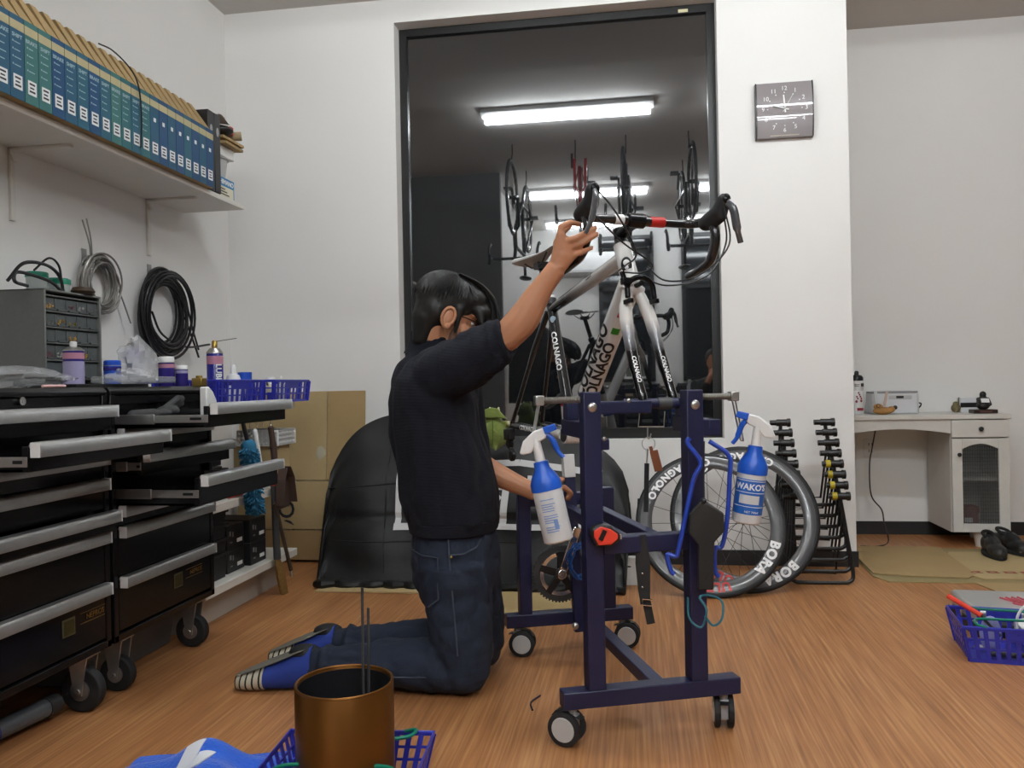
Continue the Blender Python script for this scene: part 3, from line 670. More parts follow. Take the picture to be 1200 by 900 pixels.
solo('brass_fitting', B().box(-.02,-.02,0,.02,.02,.03).lathe([(.012,.03),(.012,.04),(0,.04)],10), M_gold, 'small brass fitting on the chest edge before the tall can', 'fitting', (-1.63, 2.87, TOP), bevel=.002)
# ---- hanging tools
XT = -1.61
M_twig = mat('broom_straw', '#8f7442', .9, var=.3, scale=60, bump=.5, bscale=160)
for k, px in enumerate((297, 305, 312, 321)):
    p = wx(px, 492, XT); solo('s_hook', B().tube(bez([(0,0,.0),(0,.008,.012),(0,0,.02),(0,-.006,.0),(0,.0,-.03),(0,.01,-.045),(0,.018,-.03)],6), .0016, 6), M_chrome, ('thin steel hook over the black duster handle','thin steel hook over the white brush handle','thin steel hook between the brush and dustpan','thin steel hook over the dustpan handle')[k], 'hook', (XT-.02, p.y, .83), group='hooks under the top plank')
# dustpan
p0, p1, p2 = wx(317,500,XT), wx(323,555,XT), wx(330,596,XT)
t = thing('dustpan', 'brown plastic dustpan hanging by its handle beside the shelving', 'dustpan', (XT, p2.y, p2.z))
hd = p0 - p2
part('handle', B().tube(bez([(0,p0.y-p2.y,hd.z),(0,(p1.y-p2.y)*.6+(p0.y-p2.y)*.4,hd.z*.75),(.0,p1.y-p2.y,p1.z-p2.z+.02)],6), [.013]*5+[.015]*8, 10), mat('brown_plastic', '#4a3a33', .45), t)
pan = B()
pan.prism([(-.015,.185),(.02,.19),(.06,.14),(.085,.02),(.075,.0),(-.05,.0),(-.06,.02),(-.045,.13)], -.004, .004, 'x')
for a, b_ in (((.02,.19),(.06,.14)),((.06,.14),(.085,.02)),((-.06,.02),(-.045,.13)),((-.045,.13),(-.015,.185))):
    pan.bar((.02,a[0],a[1]),(.02,b_[0],b_[1]),.04,.005,(0,1,0))
part('pan', pan, MATS['brown_plastic'], t, bevel=.002)
# chenille duster
p0, p1 = wx(290,520,XT), wx(300,606,XT)
t = thing('chenille_duster', 'blue chenille duster with black handle hanging by the shelving', 'duster', (XT, p1.y, p1.z))
part('handle', B().tube([(-.01,wx(286,490,XT).y-p1.y,wx(286,490,XT).z-p1.z),(0,p0.y-p1.y+.005,p0.z-p1.z)],.009,10), M_black, t)
b_ = B().caps((0,0,.03),(0,p0.y-p1.y+.01,p0.z-p1.z-.01),.028,.03); rnd = random.Random(2)
axv = Vector((0,p0.y-p1.y+.01,p0.z-p1.z-.04))
for k in range(420):
    f = rnd.random(); a = rnd.uniform(0,6.283); o_ = Vector((0,0,.02))+axv*f + Vector((.026*math.cos(a), .03*math.sin(a), 0)); d = Vector((math.cos(a), math.sin(a), -.5))*.016
    b_.tube([o_, o_+d], [.0042,.003], 5)
part('chenille_pile', b_, mat('blue_chenille', (.03,.17,.30), .9), t, kind='stuff')
t = thing('scrub_brush', 'white handled brush hanging between the duster and dustpan', 'brush', tuple(wx(305,545,XT)))
q = wx(299,505,XT)-wx(305,545,XT); part('handle', B().caps((0,0,0),(0,q.y,q.z),.011,.009), M_white, t); part('bristles', B().caps((0,0,0),(0,.006,-.05),.014,.02), mat('red_bristles', '#7b2b22', .8), t)
# hand broom leaning at the shelf end
p0, p1, p2 = wx(319,540,-1.635), wx(325,655,-1.630), wx(333,694,-1.635)
t = thing('hand_broom', 'straw hand broom with dark handle leaning at the shelving end', 'broom', tuple(p2))
part('handle', B().tube([p0-p2, p1-p2], [.012,.017], 10), mat('dark_handle', (.05,.052,.055), .5), t)
part('tape', B().tube([(p0-p2)*.9+(p1-p2)*.1, (p0-p2)*.75+(p1-p2)*.25], .0135, 10), M_red, t)
bb = B().tube([p1-p2, (p1-p2)*.55+Vector((.0,.004,0)), Vector((0,0,.0))], [.018,.03,.024], 12, sx=.6)
rnd = random.Random(5)
for k in range(120):
    a = rnd.uniform(0,6.283); d = Vector((math.cos(a)*.018,math.sin(a)*.026,0)); bb.tube([p1-p2+d*.6, (p1-p2)*.5+d, d*.9+Vector((0,0,-.004*rnd.random()))], .0012, 4)
part('straw_head', bb, M_twig, t, kind='stuff')
p0, p1 = wx(322,590,-1.62), wx(341,668,-1.62)
t = thing('umbrella_stick', 'thin brown stick with metal tip leaning behind the hand broom', 'stick', tuple(p1))
part('shaft', B().tube([p0-p1,(0,0,0)],.009,10), mat('brown_stick', '#4c4136', .5), t); part('tip', B().tube([(0,0,.0),(0,.006,-.03)],.008,10), M_steel, t)

# ================================================================ cardboard, bag, plush
t = thing('cardboard_sheet', 'big flattened cardboard sheet leaning on the wall behind the bag', 'cardboard', (-1.9, 4.22, 0))
def cs(u, v): return (-2.2+u*.73, 4.235+.07*v-.004*math.sin(u*9), .015+v*.915)
part('upper_panel', B().sheet(lambda u,v: cs(u*.70, .47+v*.53), 8, 6, .005), M_card2, t, world=True)
part('side_panel', B().sheet(lambda u,v: cs(.705+u*.295, .47+v*.53), 4, 6, .005), M_card, t, world=True)
part('middle_panel', B().sheet(lambda u,v: cs(u, .18+v*.285), 8, 4, .005), M_card2, t, world=True)
part('lower_panel', B().sheet(lambda u,v: cs(u, v*.175), 8, 4, .005), M_card, t, world=True)
M_tape = mat('pale_tape', '#b9b39c', .3)
c = cs(.655,.63); part('tape_patch', B().ell((c[0],c[1]-.004,c[2]), (.028,.0015,.04)), M_tape, t, world=True)
c = cs(.78,.33); part('tape_patch', B().ell((c[0],c[1]-.004,c[2]), (.05,.0015,.03)), M_tape, t, world=True)
c = cs(.41,.3); part('lettering', text_b('HOC', .13, bold=.01).tf(Matrix.Rotation(R(-90),4,'Z')).tf(FR).mv(c[0]-.02,c[1]-.008,c[2]), M_ink, t, world=True, smooth=0)
# black bag: draped cover leaning on the wall, pleated foot
M_bag = mat('black_nylon', (.006,.006,.0062), .5, var=.2, scale=5, bump=.25, bscale=9)
BX0, BX1 = -1.53, -.075
def bag_f(u, v):
    """u across, v up; rounded shoulder outline"""
    s = 2*u-1
    hw = (1-abs(s)**5.5)**.38 if abs(s) < 1 else 0
    g = min(1, max(0, (u-.33)/.27)); top = .03+(.785-.13*g*g*(3-2*g))*hw
    half = .70 if v < .01 else 1
    z = top*v
    x = (BX0+BX1)/2 + s*(BX1-BX0)/2*(1+.10*min(1,z/.5))
    fold = .012*math.sin(u*23+v*3)+.01*math.sin(v*17+u*4)+.018*math.exp(-((z-.30)/.02)**2)
    y = 3.73 + .40*min(1, z/.80)**.8 - .05*math.sin(math.pi*min(1,v)) * hw + fold*.9
    if z < .10: y -= .025*(1-z/.10)*math.sin(u*11+1)**2
    return (x, y, max(z, .004+.004*math.sin(u*31)))
t = thing('bike_bag', 'large black nylon bike bag with white outlined lettering leaning on wall', 'bag', (-.8, 3.8, 0))
fb = B().sheet(bag_f, 70, 40, .01)
part('front_cloth', fb, M_bag, t, world=True, smooth=60)
def bag_back(u, v):
    x, y, z = bag_f(u, v); return (x, max(y+.06, y*.3+4.2*.7) if v > .03 else y+.1, z*.985)
part('back_cloth', B().sheet(bag_back, 40, 20, .008), M_bag, t, world=True, smooth=60)
hem = [Vector(bag_f(i/60, .0)) + Vector((0,-.018-.02*math.sin(i*.7)**2,.016)) for i in range(61)]
part('rolled_hem', B().tube(hem, [.016+.009*math.sin(i*.9)**2 for i in range(61)], 8), M_bag, t, world=True)
def on_bag(x, z):
    u = (x-BX0)/(BX1-BX0); s = 2*u-1; g = min(1, max(0, (u-.33)/.27)); top = .03+(.785-.13*g*g*(3-2*g))*(1-abs(s)**5.5)**.38; p = bag_f(u, z/top); return Vector((p[0], p[1]-.010, z))
def strip(bx, a, b_, wd, n=12):
    """flat print strip on the cloth from a to b (x,z)"""
    a, b_ = Vector((*a,0)), Vector((*b_,0)); d = (b_-a).normalized(); nn = Vector((-d.y,d.x,0))*wd/2
    vs = []; 
    for i in range(n+1):
        c = a.lerp(b_, i/n)
        for s in (-1, 1): q = c+nn*s; vs.append(on_bag(q.x, q.y))
    bx.add(vs, [(2*i,2*i+1,2*i+3,2*i+2) for i in range(n)])
M_prt = mat('white_bag_print', (.62,.62,.62), .6)
lt = B()
def px2(px, py): p = wy(px, py, 3.86); return (p.x, p.z)
for a, b_, wd in (((470,548),(470,620),.028), ((466,617),(560,617),.03), ((545,547),(600,545),.03), ((600,545),(690,558),.03), ((545,617),(615,617),.026), ((587,574),(587,620),.032), ((612,560),(612,580),.02),
                  ((570,574),(600,574),.02), ((600,582),(690,584),.022), ((570,600),(582,583),.018), ((620,617),(690,617),.026), ((560,548),(540,575),.03)):
    strip(lt, px2(*a), px2(*b_), wd)
part('white_print', lt, M_prt, t, world=True, smooth=0, label='white outlined lettering print')
for pts in ([(-1.21,.06+.07*i) for i in range(10)], [(-1.50+.05*i,.44+.004*i) for i in range(14)], [(-1.47+.05*i,.20) for i in range(20)]):
    part('seam', B().tube([on_bag(a, b_)+Vector((0,.006,0)) for a, b_ in pts], .0035, 6), M_bag, t, world=True)
# plush dinosaur seen from behind, lying on the bag's top
pl = thing('plush_dinosaur', 'green plush horned dinosaur lying face down on the black bag', 'plush toy', tuple(wy(580,528,3.86)))
M_pl = mat('green_plush', '#707f3c', .95, var=.2, scale=40, bump=.4, bscale=220, sheen=.3); M_horn = mat('cream_felt', '#cfcba8', .9)
k_ = 3.86/960*1.0
def q(px, py, dy=0): p = wy(px, py, 3.84)-Vector(pl.location); return Vector((p.x, p.y+dy, p.z))
b_ = B().ell(q(580,508), (.062,.055,.075)).ell(q(577,489,.02), (.045,.045,.04)).caps(q(572,496), q(563,494), .018,.016).caps(q(588,497), q(595,497), .018,.016)
b_.caps(q(572,516), q(561,514), .025,.02).caps(q(588,516), q(597,513), .025,.02).caps(q(580,518,-.02), q(582,526,-.035), .02,.009)
part('body', blob(b_, .006, 5), M_pl, pl)
part('frill', B().prism([(-.075,-.005),(-.05,.02),(-.03,.045),(0,.052),(.03,.045),(.05,.02),(.075,-.005),(.03,.004),(0,.0),(-.03,.004)], -.012, .004, 'y').mv(*q(578,490,-.03)), M_pl, pl, bevel=.004)
for px in (574.5, 583.5): part('horn', B().tube([q(px,483), q(px+(1 if px > 580 else -.5),477)], [.012,.003], 10), M_horn, pl)
for px, py in ((561.5,493),(596.5,496),(559,513)): part('paw_tip', B().ell(q(px,py,-.005), (.012,.014,.012)), M_horn, pl)
part('tag', B().cbox(q(572,521,-.045), (.022,.003,.014)), M_white, pl)
part('back_seam', B().tube([q(580,492,-.062), q(580,505,-.062), q(580,520,-.05)], .0025, 6), mat('dark_seam', '#4d6420', .9), pl)
# floor cardboard under the bag
solo('floor_cardboard', B().sheet(lambda u,v: (-1.50+1.25*u, 3.62+.6*v, .004+.003*math.sin(u*6)), 10, 3, .007), M_card2, 'flat cardboard sheet lying under the black bike bag', 'cardboard')
solo('floor_cardboard', B().sheet(lambda u,v: (-.63+.36*u-.05*v, 3.27+.40*v, .004+.002*math.sin(u*5)), 6, 4, .005), mat('tan_card', '#b8a070', .85), 'tan cardboard square on the floor behind the kneeling person', 'cardboard')
# ================================================================ desk in the recess
M_dw = mat('whitewashed_wood', (.62,.60,.56), .5, var=.06, scale=18, bump=.06, bscale=40)
DY = 4.82
t = thing('desk', 'white wooden desk with glazed cabinet door in the recess', 'desk', (1.55, 5.02, 0))
part('desk_top', B().box(1.115,DY-.012,.708,2.005,5.22,.735), M_dw, t, world=True, bevel=.004)
ap = [(1.13,.708),(1.70,.708),(1.70,.63)] + [(1.70-.55*i/14, .63+.026*math.sin(math.pi*i/14)) for i in range(1,14)] + [(1.13,.63)]
part('arched_apron', B().prism(ap, DY, DY+.02, 'y'), M_dw, t, world=True, bevel=.002)
part('side_panel', B().box(1.12,DY+.02,.08,1.14,5.2,.708), M_dw, t, world=True)
part('cabinet_side', B().box(1.70,DY+.02,.085,1.715,5.20,.708), M_dw, t, world=True); part('cabinet_side', B().box(1.98,DY+.02,.085,1.995,5.20,.708), M_dw, t, world=True)
part('cabinet_back', B().box(1.715,5.18,.085,1.98,5.20,.708), M_dw, t, world=True); part('cabinet_floor', B().box(1.715,DY+.02,.085,1.98,5.18,.10), M_dw, t, world=True)
part('shelf_board', B().box(1.715,DY+.05,.365,1.98,5.18,.378), M_dw, t, world=True)
d = part('drawer', B().box(1.702,DY-.006,.608,1.994,DY+.018,.704), M_dw, t, world=True, bevel=.004)
part('knob', B().ell((1.848,DY-.02,.655),(.013,.012,.013)).cyl((1.848,DY-.01,.655),(1.848,DY,.655),.005), M_black, d, world=True)
# door frame with arched opening
out_ = [(1.702,.088),(1.994,.088),(1.994,.602),(1.702,.602)]
x0, x1, z0, z1 = 1.755, 1.94, .135, .545
door = B().box(1.702,DY-.004,.088,x0,DY+.016,.602).box(x1,DY-.004,.088,1.994,DY+.016,.602).box(x0,DY-.004,.088,x1,DY+.016,z0)
arch = [(x0,z1)] + [(x0+(x1-x0)*i/12, z1+.028*math.sin(math.pi*i/12)) for i in range(1,12)] + [(x1,z1),(x1,.602),(x0,.602)]
door.prism(arch, DY-.004, DY+.016, 'y')
d = part('door', door, M_dw, t, world=True, bevel=.002)
M_ribg = mat('ribbed_glass', (.10,.11,.11), .12, alpha=.25)
part('ribbed_pane', B().box(x0,DY+.006,z0,x1,DY+.009,z1+.03), M_ribg, d, world=True)
rb = B()
for i in range(15): rb.box(x0+.0125*i+.003, DY+.004, z0, x0+.0125*i+.006, DY+.006, z1+.02)
for i in range(22): rb.box(x0, DY+.0045, z0+.02*i, x1, DY+.006, z0+.02*i+.003)
part('glass_ribs', rb, M_ribg, d, world=True)
part('knob', B().ell((1.735,DY-.018,.515),(.011,.011,.011)).cyl((1.735,DY-.008,.515),(1.735,DY,.515),.004), M_black, d, world=True)
for x, y in ((1.86,DY+.06),(1.93,5.14),(1.16,DY+.06),(1.16,5.14)):
    part('foot', B().lathe([(.022,0),(.034,.082),(.034,.085),(0,.085)],16).mv(x,y,0), M_dw, t, world=True)
t = thing('keepsake_box', 'small dull red lidded box behind the glazed desk door', 'box', (1.81, 4.94, .1005))
M_rb = mat('brick_red_card', '#7d3b30', .6)
part('box', B().box(-.05,-.045,0,.05,.045,.085), M_rb, t, bevel=.002); part('lid', B().box(-.056,-.05,.085,.056,.05,.118), M_rb, t, bevel=.002); part('label', B().box(-.02,-.0465,.03,.02,-.045,.055), M_lab, t)
# on the desk
DZ = .7355
t = thing('sports_bottle', 'white cycling bottle with red print and black cap on the desk', 'bottle', (1.257, 5.0, DZ))
part('bottle', B().lathe([(.034,0),(.037,.004),(.037,.13),(.0335,.138),(.037,.148),(.037,.19),(.03,.197),(0,.197)],24), M_white, t)
part('cap', B().lathe([(.036,.195),(.036,.213),(.026,.226),(.012,.229),(.012,.245),(.007,.252),(0,.252)],24), M_black, t)
pr = B()
for i in range(4):
    for j in range(i+1): 
        if (i+j) % 2 == 0: pr.cbox((.006*(j-i/2)*1.6, -.0368, .125-.011*i), (.008,.002,.009))
pr.ell((-.012,-.036,.075),(.007,.002,.008)).ell((.014,-.036,.078),(.006,.002,.007)).cbox((.008,-.0365,.03),(.034,.0025,.016))
part('red_print', pr, mat('red_print', '#8e1f2a', .5), t); part('dark_print', B().cbox((.022,-.032,.17),(.016,.004,.018)).cbox((-.008,-.037,.172),(.03,.002,.003)).cbox((-.008,-.037,.164),(.024,.002,.003)), M_dark, t)
t = thing('ultrasonic_cleaner', 'white rounded ultrasonic cleaner with small display on the desk', 'appliance', (1.465, 5.06, DZ))
part('housing', B().prism(rrect(.26,.16,.03,5), 0, .118, 'z'), mat('pale_white_plastic', (.66,.67,.69), .3), t, bevel=.006)
part('lid', B().prism(rrect(.255,.155,.03,5), .1185, .130, 'z'), mat('grey_lid', (.28,.28,.29), .35), t, bevel=.003)
part('control_panel', B().box(-.04,-.083,.084,.085,-.079,.106), mat('light_grey_panel', (.5,.5,.5), .4), t, bevel=.002); part('display', B().box(.0,-.0845,.09,.04,-.0825,.103), M_black, t); part('cord', B().tube(bez([(.13,.02,.03),(.155,.01,.035),(.16,.0,.055),(.145,.0,.06)],5),.004,6), M_black, t)
t = thing('wooden_toy', 'small carved wooden animal toy with upright sticks on the desk', 'toy', (1.37, 4.90, DZ))
M_wt = mat('varnished_wood', '#a87a43', .5, var=.25, scale=50)
part('body', B().ell((0,0,.022),(.055,.028,.022)).ell((-.025,0,.045),(.026,.022,.017)).ell((.045,0,.03),(.02,.018,.018)), M_wt, t); part('nose', B().ell((.066,0,.04),(.012,.012,.012)), M_black, t); part('glasses', B().tube(circ((-.03,-.022,.052),.009,12),.002,5,closed=True), M_black, t)
part('stick', B().bar((.01,.005,.05),(.025,.005,.13),.014,.004,(0,1,0)), mat('pale_pink_wood', '#c9b0a2', .6), t); part('stick', B().bar((-.03,.012,.06),(-.035,.012,.135),.016,.008,(0,1,0)), mat('frosted_stick', (.6,.62,.62), .3), t)
t = thing('adapter_block', 'white and black adapter block at the back of the desk', 'adapter', (1.88, 5.12, DZ))
part('block', B().box(-.03,-.03,0,.08,.03,.085), mat('pale_white_plastic', '#fff'), t, bevel=.004); part('black_band', B().box(-.031,-.0315,.028,.08,-.03,.055), M_black, t)
t = thing('stone_figure', 'small khaki figurine beside the adapter block on the desk', 'figurine', (1.82, 5.08, DZ))
part('figure', B().ell((0,0,.025),(.026,.02,.026)).ell((.0,0,.05),(.016,.014,.014)).caps((.014,0,.05),(.018,0,.085),.005,.003), mat('khaki_stone', '#6b6142', .7), t)
t = thing('statuette', 'dark seated statuette holding a white card on a wooden base', 'statuette', (1.905, 4.92, DZ))
part('base', B().box(-.062,-.04,0,.062,.04,.022), mat('dark_wood', '#2b1d19', .35), t, bevel=.003); part('plate', B().box(-.03,-.0415,.006,.03,-.04,.016), mat('brown_plate', '#5a3a30', .4), t)
fg = B().ell((0,0,.045),(.036,.03,.026)).ell((0,0,.07),(.028,.022,.028)).ell((0,0,.105),(.018,.017,.019)).caps((-.025,0,.08),(-.03,-.02,.05),.01,.009).caps((.025,0,.08),(.03,-.02,.05),.01,.009)
part('figure', blob(fg, .004, 3), mat('black_bronze', (.018,.016,.015), .4), t); part('card', B().cbox((0,-.03,.072),(.042,.003,.024),Matrix.Rotation(R(-25),4,'X')), M_white, t)
t = thing('wall_outlet', 'white wall socket plate on the recess wall behind the desk', 'outlet', (1.385, YR, .46))
part('plate', B().box(-.04,-.006,0,.04,0,.115), M_white, t, bevel=.003)
for z in (.035,.075): part('socket', B().box(-.011,-.0075,z,-.007,-.0055,z+.016).box(.007,-.0075,z,.011,-.0055,z+.016), M_dark, t)
p = [wy(1026,503,5.16), wy(1022,525,5.16), wy(1019,545,5.15), wy(1021,580,5.14), wy(1033,597,5.13), wz(1036,612,.10), wz(1041,634,.006), wz(1030,640,.006), wz(1008,640,.006)]
solo('power_cord', B().tube(bez(p,8), .004, 6), mat('brown_cord', '#2b2320', .5), 'thin dark power cord hanging behind the desk to the floor', 'cord', tuple(p[-1]), world=True)
t = thing('cable_plug', 'black cable end with brass plug on the floor at wall corner', 'plug', tuple(wz(1008,648,.012)))
part('cable', B().tube([(-.02,0,0),(.03,0,0)],.006,8), M_black, t); part('plug', B().cyl((.03,0,0),(.055,0,0),.005), M_gold, t)
# ---- shoes
def shoe(loc, rz, label):
    t = thing('shoe', label, 'shoe', loc, (0,0,rz), 'black shoes')
    so = B(); out_ = []
    for i in range(28):
        a = 2*math.pi*i/28; w_ = .042 + .008*math.cos(a) - .006*math.cos(2*a+.5); out_.append((.135*math.cos(a), w_*math.sin(a)))
    part('sole', B().prism(out_, 0, .022, 'z'), M_rubber, t, bevel=.006)
    u = B().ell((.06,0,.04),(.08,.043,.036)).ell((-.06,0,.05),(.075,.037,.05)).ell((.0,0,.06),(.07,.036,.045))
    part('upper', blob(u, .006, 4), mat('black_leather', (.013,.013,.014), .42, bump=.2), t)
    part('collar', B().tube([(-.06+.05*math.cos(a*.449), .026*math.sin(a*.449), .098-.012*math.cos(a*.449)) for a in range(14)], .008, 8, closed=True), M_rubber, t)
    for k in range(4): part('lace', B().tube([(.0+.018*k,-.022,.098-.011*k),(.004+.018*k,0,.106-.011*k),(.0+.018*k,.022,.098-.011*k)],.0025,6), M_black, t)
    part('toe_cap', B().ell((.105,0,.034),(.034,.034,.03)), mat('scuffed_leather', (.03,.027,.025), .5, var=.4, scale=50), t)
shoe((1.80,4.56,.014), R(-95), 'scuffed black lace-up shoe with toe towards the room on cardboard'); shoe((1.93,4.66,.014), R(-80), 'black shoe standing behind its pair on cardboard')
# ---- floor cardboard in the recess
def flat(name, poly, z, th, m, label, tilt=0):
    cx = sum(p[0] for p in poly)/len(poly); cyy = sum(p[1] for p in poly)/len(poly)
    return solo(name, B().prism([(a-cx,b_-cyy) for a,b_ in poly], 0, th, 'z'), m, label, 'cardboard', (cx,cyy,z), (R(tilt),0,0))
def gp(*pts): return [tuple(wz(*p)[:2]) for p in pts]
flat('floor_cardboard', [(1.09,4.10),(1.13,4.0),(1.45,4.0),(2.6,4.05),(2.6,4.78),(1.12,4.78)], .0005, .005, mat('olive_card', '#94845c', .85, bump=.1), 'lower olive brown cardboard sheet on the recess floor')
flat('floor_cardboard', [(1.10,4.14),(1.25,4.09),(1.5,4.07),(1.56,4.14),(1.60,4.76),(1.12,4.76)], .010, .005, M_card, 'curled cardboard sheet before the desk on the recess floor', .5)
t = flat('floor_cardboard', [(1.46,4.28),(1.56,4.05),(2.6,4.12),(2.6,4.70),(1.62,4.66)], .007, .006, M_card2, 'cardboard sheet with red lettering beneath the black shoes')
rl = B()
for k in range(7):
    for a, b_, c, d in ((0,0,.05,.012),(0,.03,.05,.04),(.0,0,.012,.04),(.03+.005*(k%3),.0,.042+.005*(k%3),.04)): rl.box(-.42+.075*k+a,-.20+b_,.0062,-.42+.075*k+c,-.20+d,.0068)
part('red_characters', rl, mat('red_stamp', '#9a4636', .7), t, smooth=0)
flat('floor_cardboard', [(1.50,4.0),(1.53,3.85),(2.5,3.90),(2.5,4.02)], .0005, .006, M_card, 'torn cardboard strip edging the recess floor')
# ---- silver case and right-hand basket
t = thing('silver_case', 'silver hard case with red hand print lying behind the blue basket', 'case', (1.375, 3.325, 0), (0,0,R(-4)))
part('shell', B().box(-.17,-.155,.02,.17,.155,.10), mat('silver_shell', (.55,.55,.54), .3, .5), t, bevel=.012); part('bumper', B().box(-.178,-.16,.0,.178,.16,.05), M_rubber, t, bevel=.01)
for y in (-.03,.08): part('latch', B().box(-.19,y-.02,.05,-.17,y+.02,.085), M_chrome, t, bevel=.002)
hp = B().ell((.02,-.05,.1005),(.035,.028,.001))
for k in range(4): hp.tube([(.0+.018*k,-.03,.1005),(-.03+.022*k,.03+.006*k,.1005)],.005,6)
part('red_print', hp, mat('red_stamp_print', '#b04a55', .6), t)
BK = (1.245, 3.0, 0.0)
basket('blue_basket', 'blue slotted basket of tools on the floor before the silver case', BK, R(-9),   .36, .26, .118, 11, 7, .28, True)
def inb(x, y, z): 
    v = Matrix.Rotation(R(-9),3,'Z') @ Vector((x,y,0)); return (BK[0]+v.x, BK[1]+v.y, z)
t = thing('red_pliers', 'tool with red grip sticking out of the blue basket', 'tool', inb(-.13,.0,.07), (0,0,R(-9)))
part('grip', B().tube(bez([(-.06,.05,.105),(-.02,.02,.085),(.03,-.02,.06)],5),[.009]*11,8), M_red, t); part('jaw', B().bar((.03,-.02,.06),(.08,-.04,.0),.016,.008), M_dark, t)
solo('zip_pouch', B().ell((0,0,.05),(.035,.012,.062)), mat('lilac_plastic', (.32,.34,.62), .3, alpha=.85), 'translucent lilac pouch standing in the blue basket', 'pouch', inb(-.075,-.02,.02))
solo('white_tube', B().tube(bez([(-.03,0,0),(-.03,0,.10),(.01,0,.145),(.035,0,.10),(.03,0,.06)],6),.0045,8), M_white, 'bent white tube looping above the blue basket', 'tube', inb(.04,.0,.03))
solo('white_tube', B().tube([(0,0,0),(.05,.02,.05)],.006,8), M_white, 'short straight white tube in the blue basket', 'tube', inb(.06,-.03,.07))
solo('red_roll', B().cyl((0,-.03,0),(0,.03,0),.022), mat('dark_red_tape', '#7e1f24', .5), 'dark red tape roll in the blue basket corner', 'tape roll', inb(.14,.03,.10))
solo('paper_packet', B().box(-.06,-.05,0,.06,.05,.06), M_white, 'white paper packet lying in the blue basket', 'packet', inb(.09,.05,.04), (R(12),R(-8),0), bevel=.003)
for k in range(7):
    x, y = random.uniform(-.13,.12), random.uniform(-.08,.08)
    solo('small_part', B().caps((-.02,0,.01),(.02,0,.012),.009), [M_dark,M_white,M_steel][k%3], '%s cylindrical part at the bottom of the blue basket' % ['dark','white','steel'][k%3], 'part', inb(x,y,.008), (0,0,k*1.1), 'loose parts in the blue basket')

# ================================================================ foreground: brown canister, basket, cloth
GX, GY = wy(400,808,1.78).x, 1.80
t = thing('metal_canister', 'tall brown gold metal canister standing in a blue basket', 'canister', (GX, GY, .006))
M_can = mat('brown_gold_metal', '#7a5021', .32, .75, var=.18, scale=5)
part('wall', B().lathe([(.104,0),(.112,.0),(.112,.266),(.109,.27),(.106,.266),(.106,.006),(0,.006),(0,0)],48), M_can, t)
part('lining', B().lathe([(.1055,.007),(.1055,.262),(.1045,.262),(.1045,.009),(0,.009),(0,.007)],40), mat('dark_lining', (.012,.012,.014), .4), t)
part('rim', B().tube(circ((0,0,.268),.109,48,'z'),.0035,8,closed=True), M_can, t)
for k, (a, b_) in enumerate((((.05,-.02,.012),(.04,.02,.48)), ((.055,.0,.012),(.05,.03,.43)))):
    solo('steel_rod', B().tube([a,b_],.0035,8), M_dark, ('longer thin dark rod standing in the brown canister','shorter thin dark rod standing in the brown canister')[k], 'rod', (GX,GY,.006), group='rods in the canister')
basket('blue_basket', 'blue slotted basket with green handles under the brown canister', (GX+.0, GY+.0, 0), R(4), .36, .28, .10, 12, 8, 0, True)
cl = B()
rnd = random.Random(11)
def cloth(u, v):
    x = (u-.5)*.40; y = (v-.5)*.30; r2 = (x/.22)**2+(y/.16)**2
    return (x*(1+.05*math.sin(9*v)), y*(1+.06*math.sin(8*u)), max(.004, .09*math.exp(-r2*1.1)*(1+.22*math.sin(11*u+3*v)+.16*math.sin(13*v-2*u))-.02))
cl.sheet(cloth, 36, 30, .006)
m_cl = mat('blue_towel', (.015,.11,.62), .9, bump=.5, bscale=120, sheen=.3)
CP = (-1.06, 1.83, 0)
t = thing('blue_towel', 'crumpled blue towel with white stripe on the floor', 'towel', CP, (0,0,R(10)))
part('cloth', cl, m_cl, t, smooth=60)
part('white_stripe', B().sheet(lambda u,v: tuple(Vector(cloth(.30+.12*u+.10*v, .12+.50*v))+Vector((0,0,.005))), 6, 16, .003), mat('white_towel', (.75,.77,.8), .9), t, smooth=60)
part('white_stripe', B().sheet(lambda u,v: tuple(Vector(cloth(.45+.10*u+.06*v, .30+.2*v))+Vector((0,0,.006))), 6, 10, .003), MATS['white_towel'], t, smooth=60)
solo('hex_key', B().tube(bez([wz(633,815,.004),wz(622,823,.004),wz(624,832,.004)],3),.0028,6), mat('purple_steel', '#4a4560', .3, .8), 'small bent hex key lying on the wooden floor', 'hex key', tuple(wz(622,823,0)), world=True)
# ================================================================ lettering helpers
def text_on_tube(s, size, p0, p1, f, rad, outward, bold=.03, along=1):
    """wrap lettering on a round tube: f = position along p0->p1, outward = side it faces"""
    p0, p1 = Vector(p0), Vector(p1); x = (p1-p0).normalized()*along; z = Vector(outward); z = (z-x*z.dot(x)).normalized(); y = z.cross(x)
    c = p0.lerp(p1, f); b = slice_b(text_b(s, size, .0005, bold), 1, size*.09)
    for i, v in enumerate(b.v):
        a = v.y/rad; b.v[i] = c + x*v.x + (y*math.sin(a)+z*math.cos(a))*(rad+.0006+v.z)
    return b
def text_on_ring(s, size, rad, ang, cw=True, bold=.045, spacing=1.0, y=-.0135):
    b = slice_b(text_b(s, size, .0004, bold, spacing=spacing), 0, .006)
    for i, v in enumerate(b.v):
        if cw: a = ang - v.x/rad; r_ = rad+v.y
        else: a = ang + v.x/rad; r_ = rad-v.y
        b.v[i] = Vector((r_*math.cos(a), y-v.z, r_*math.sin(a)))
    return b
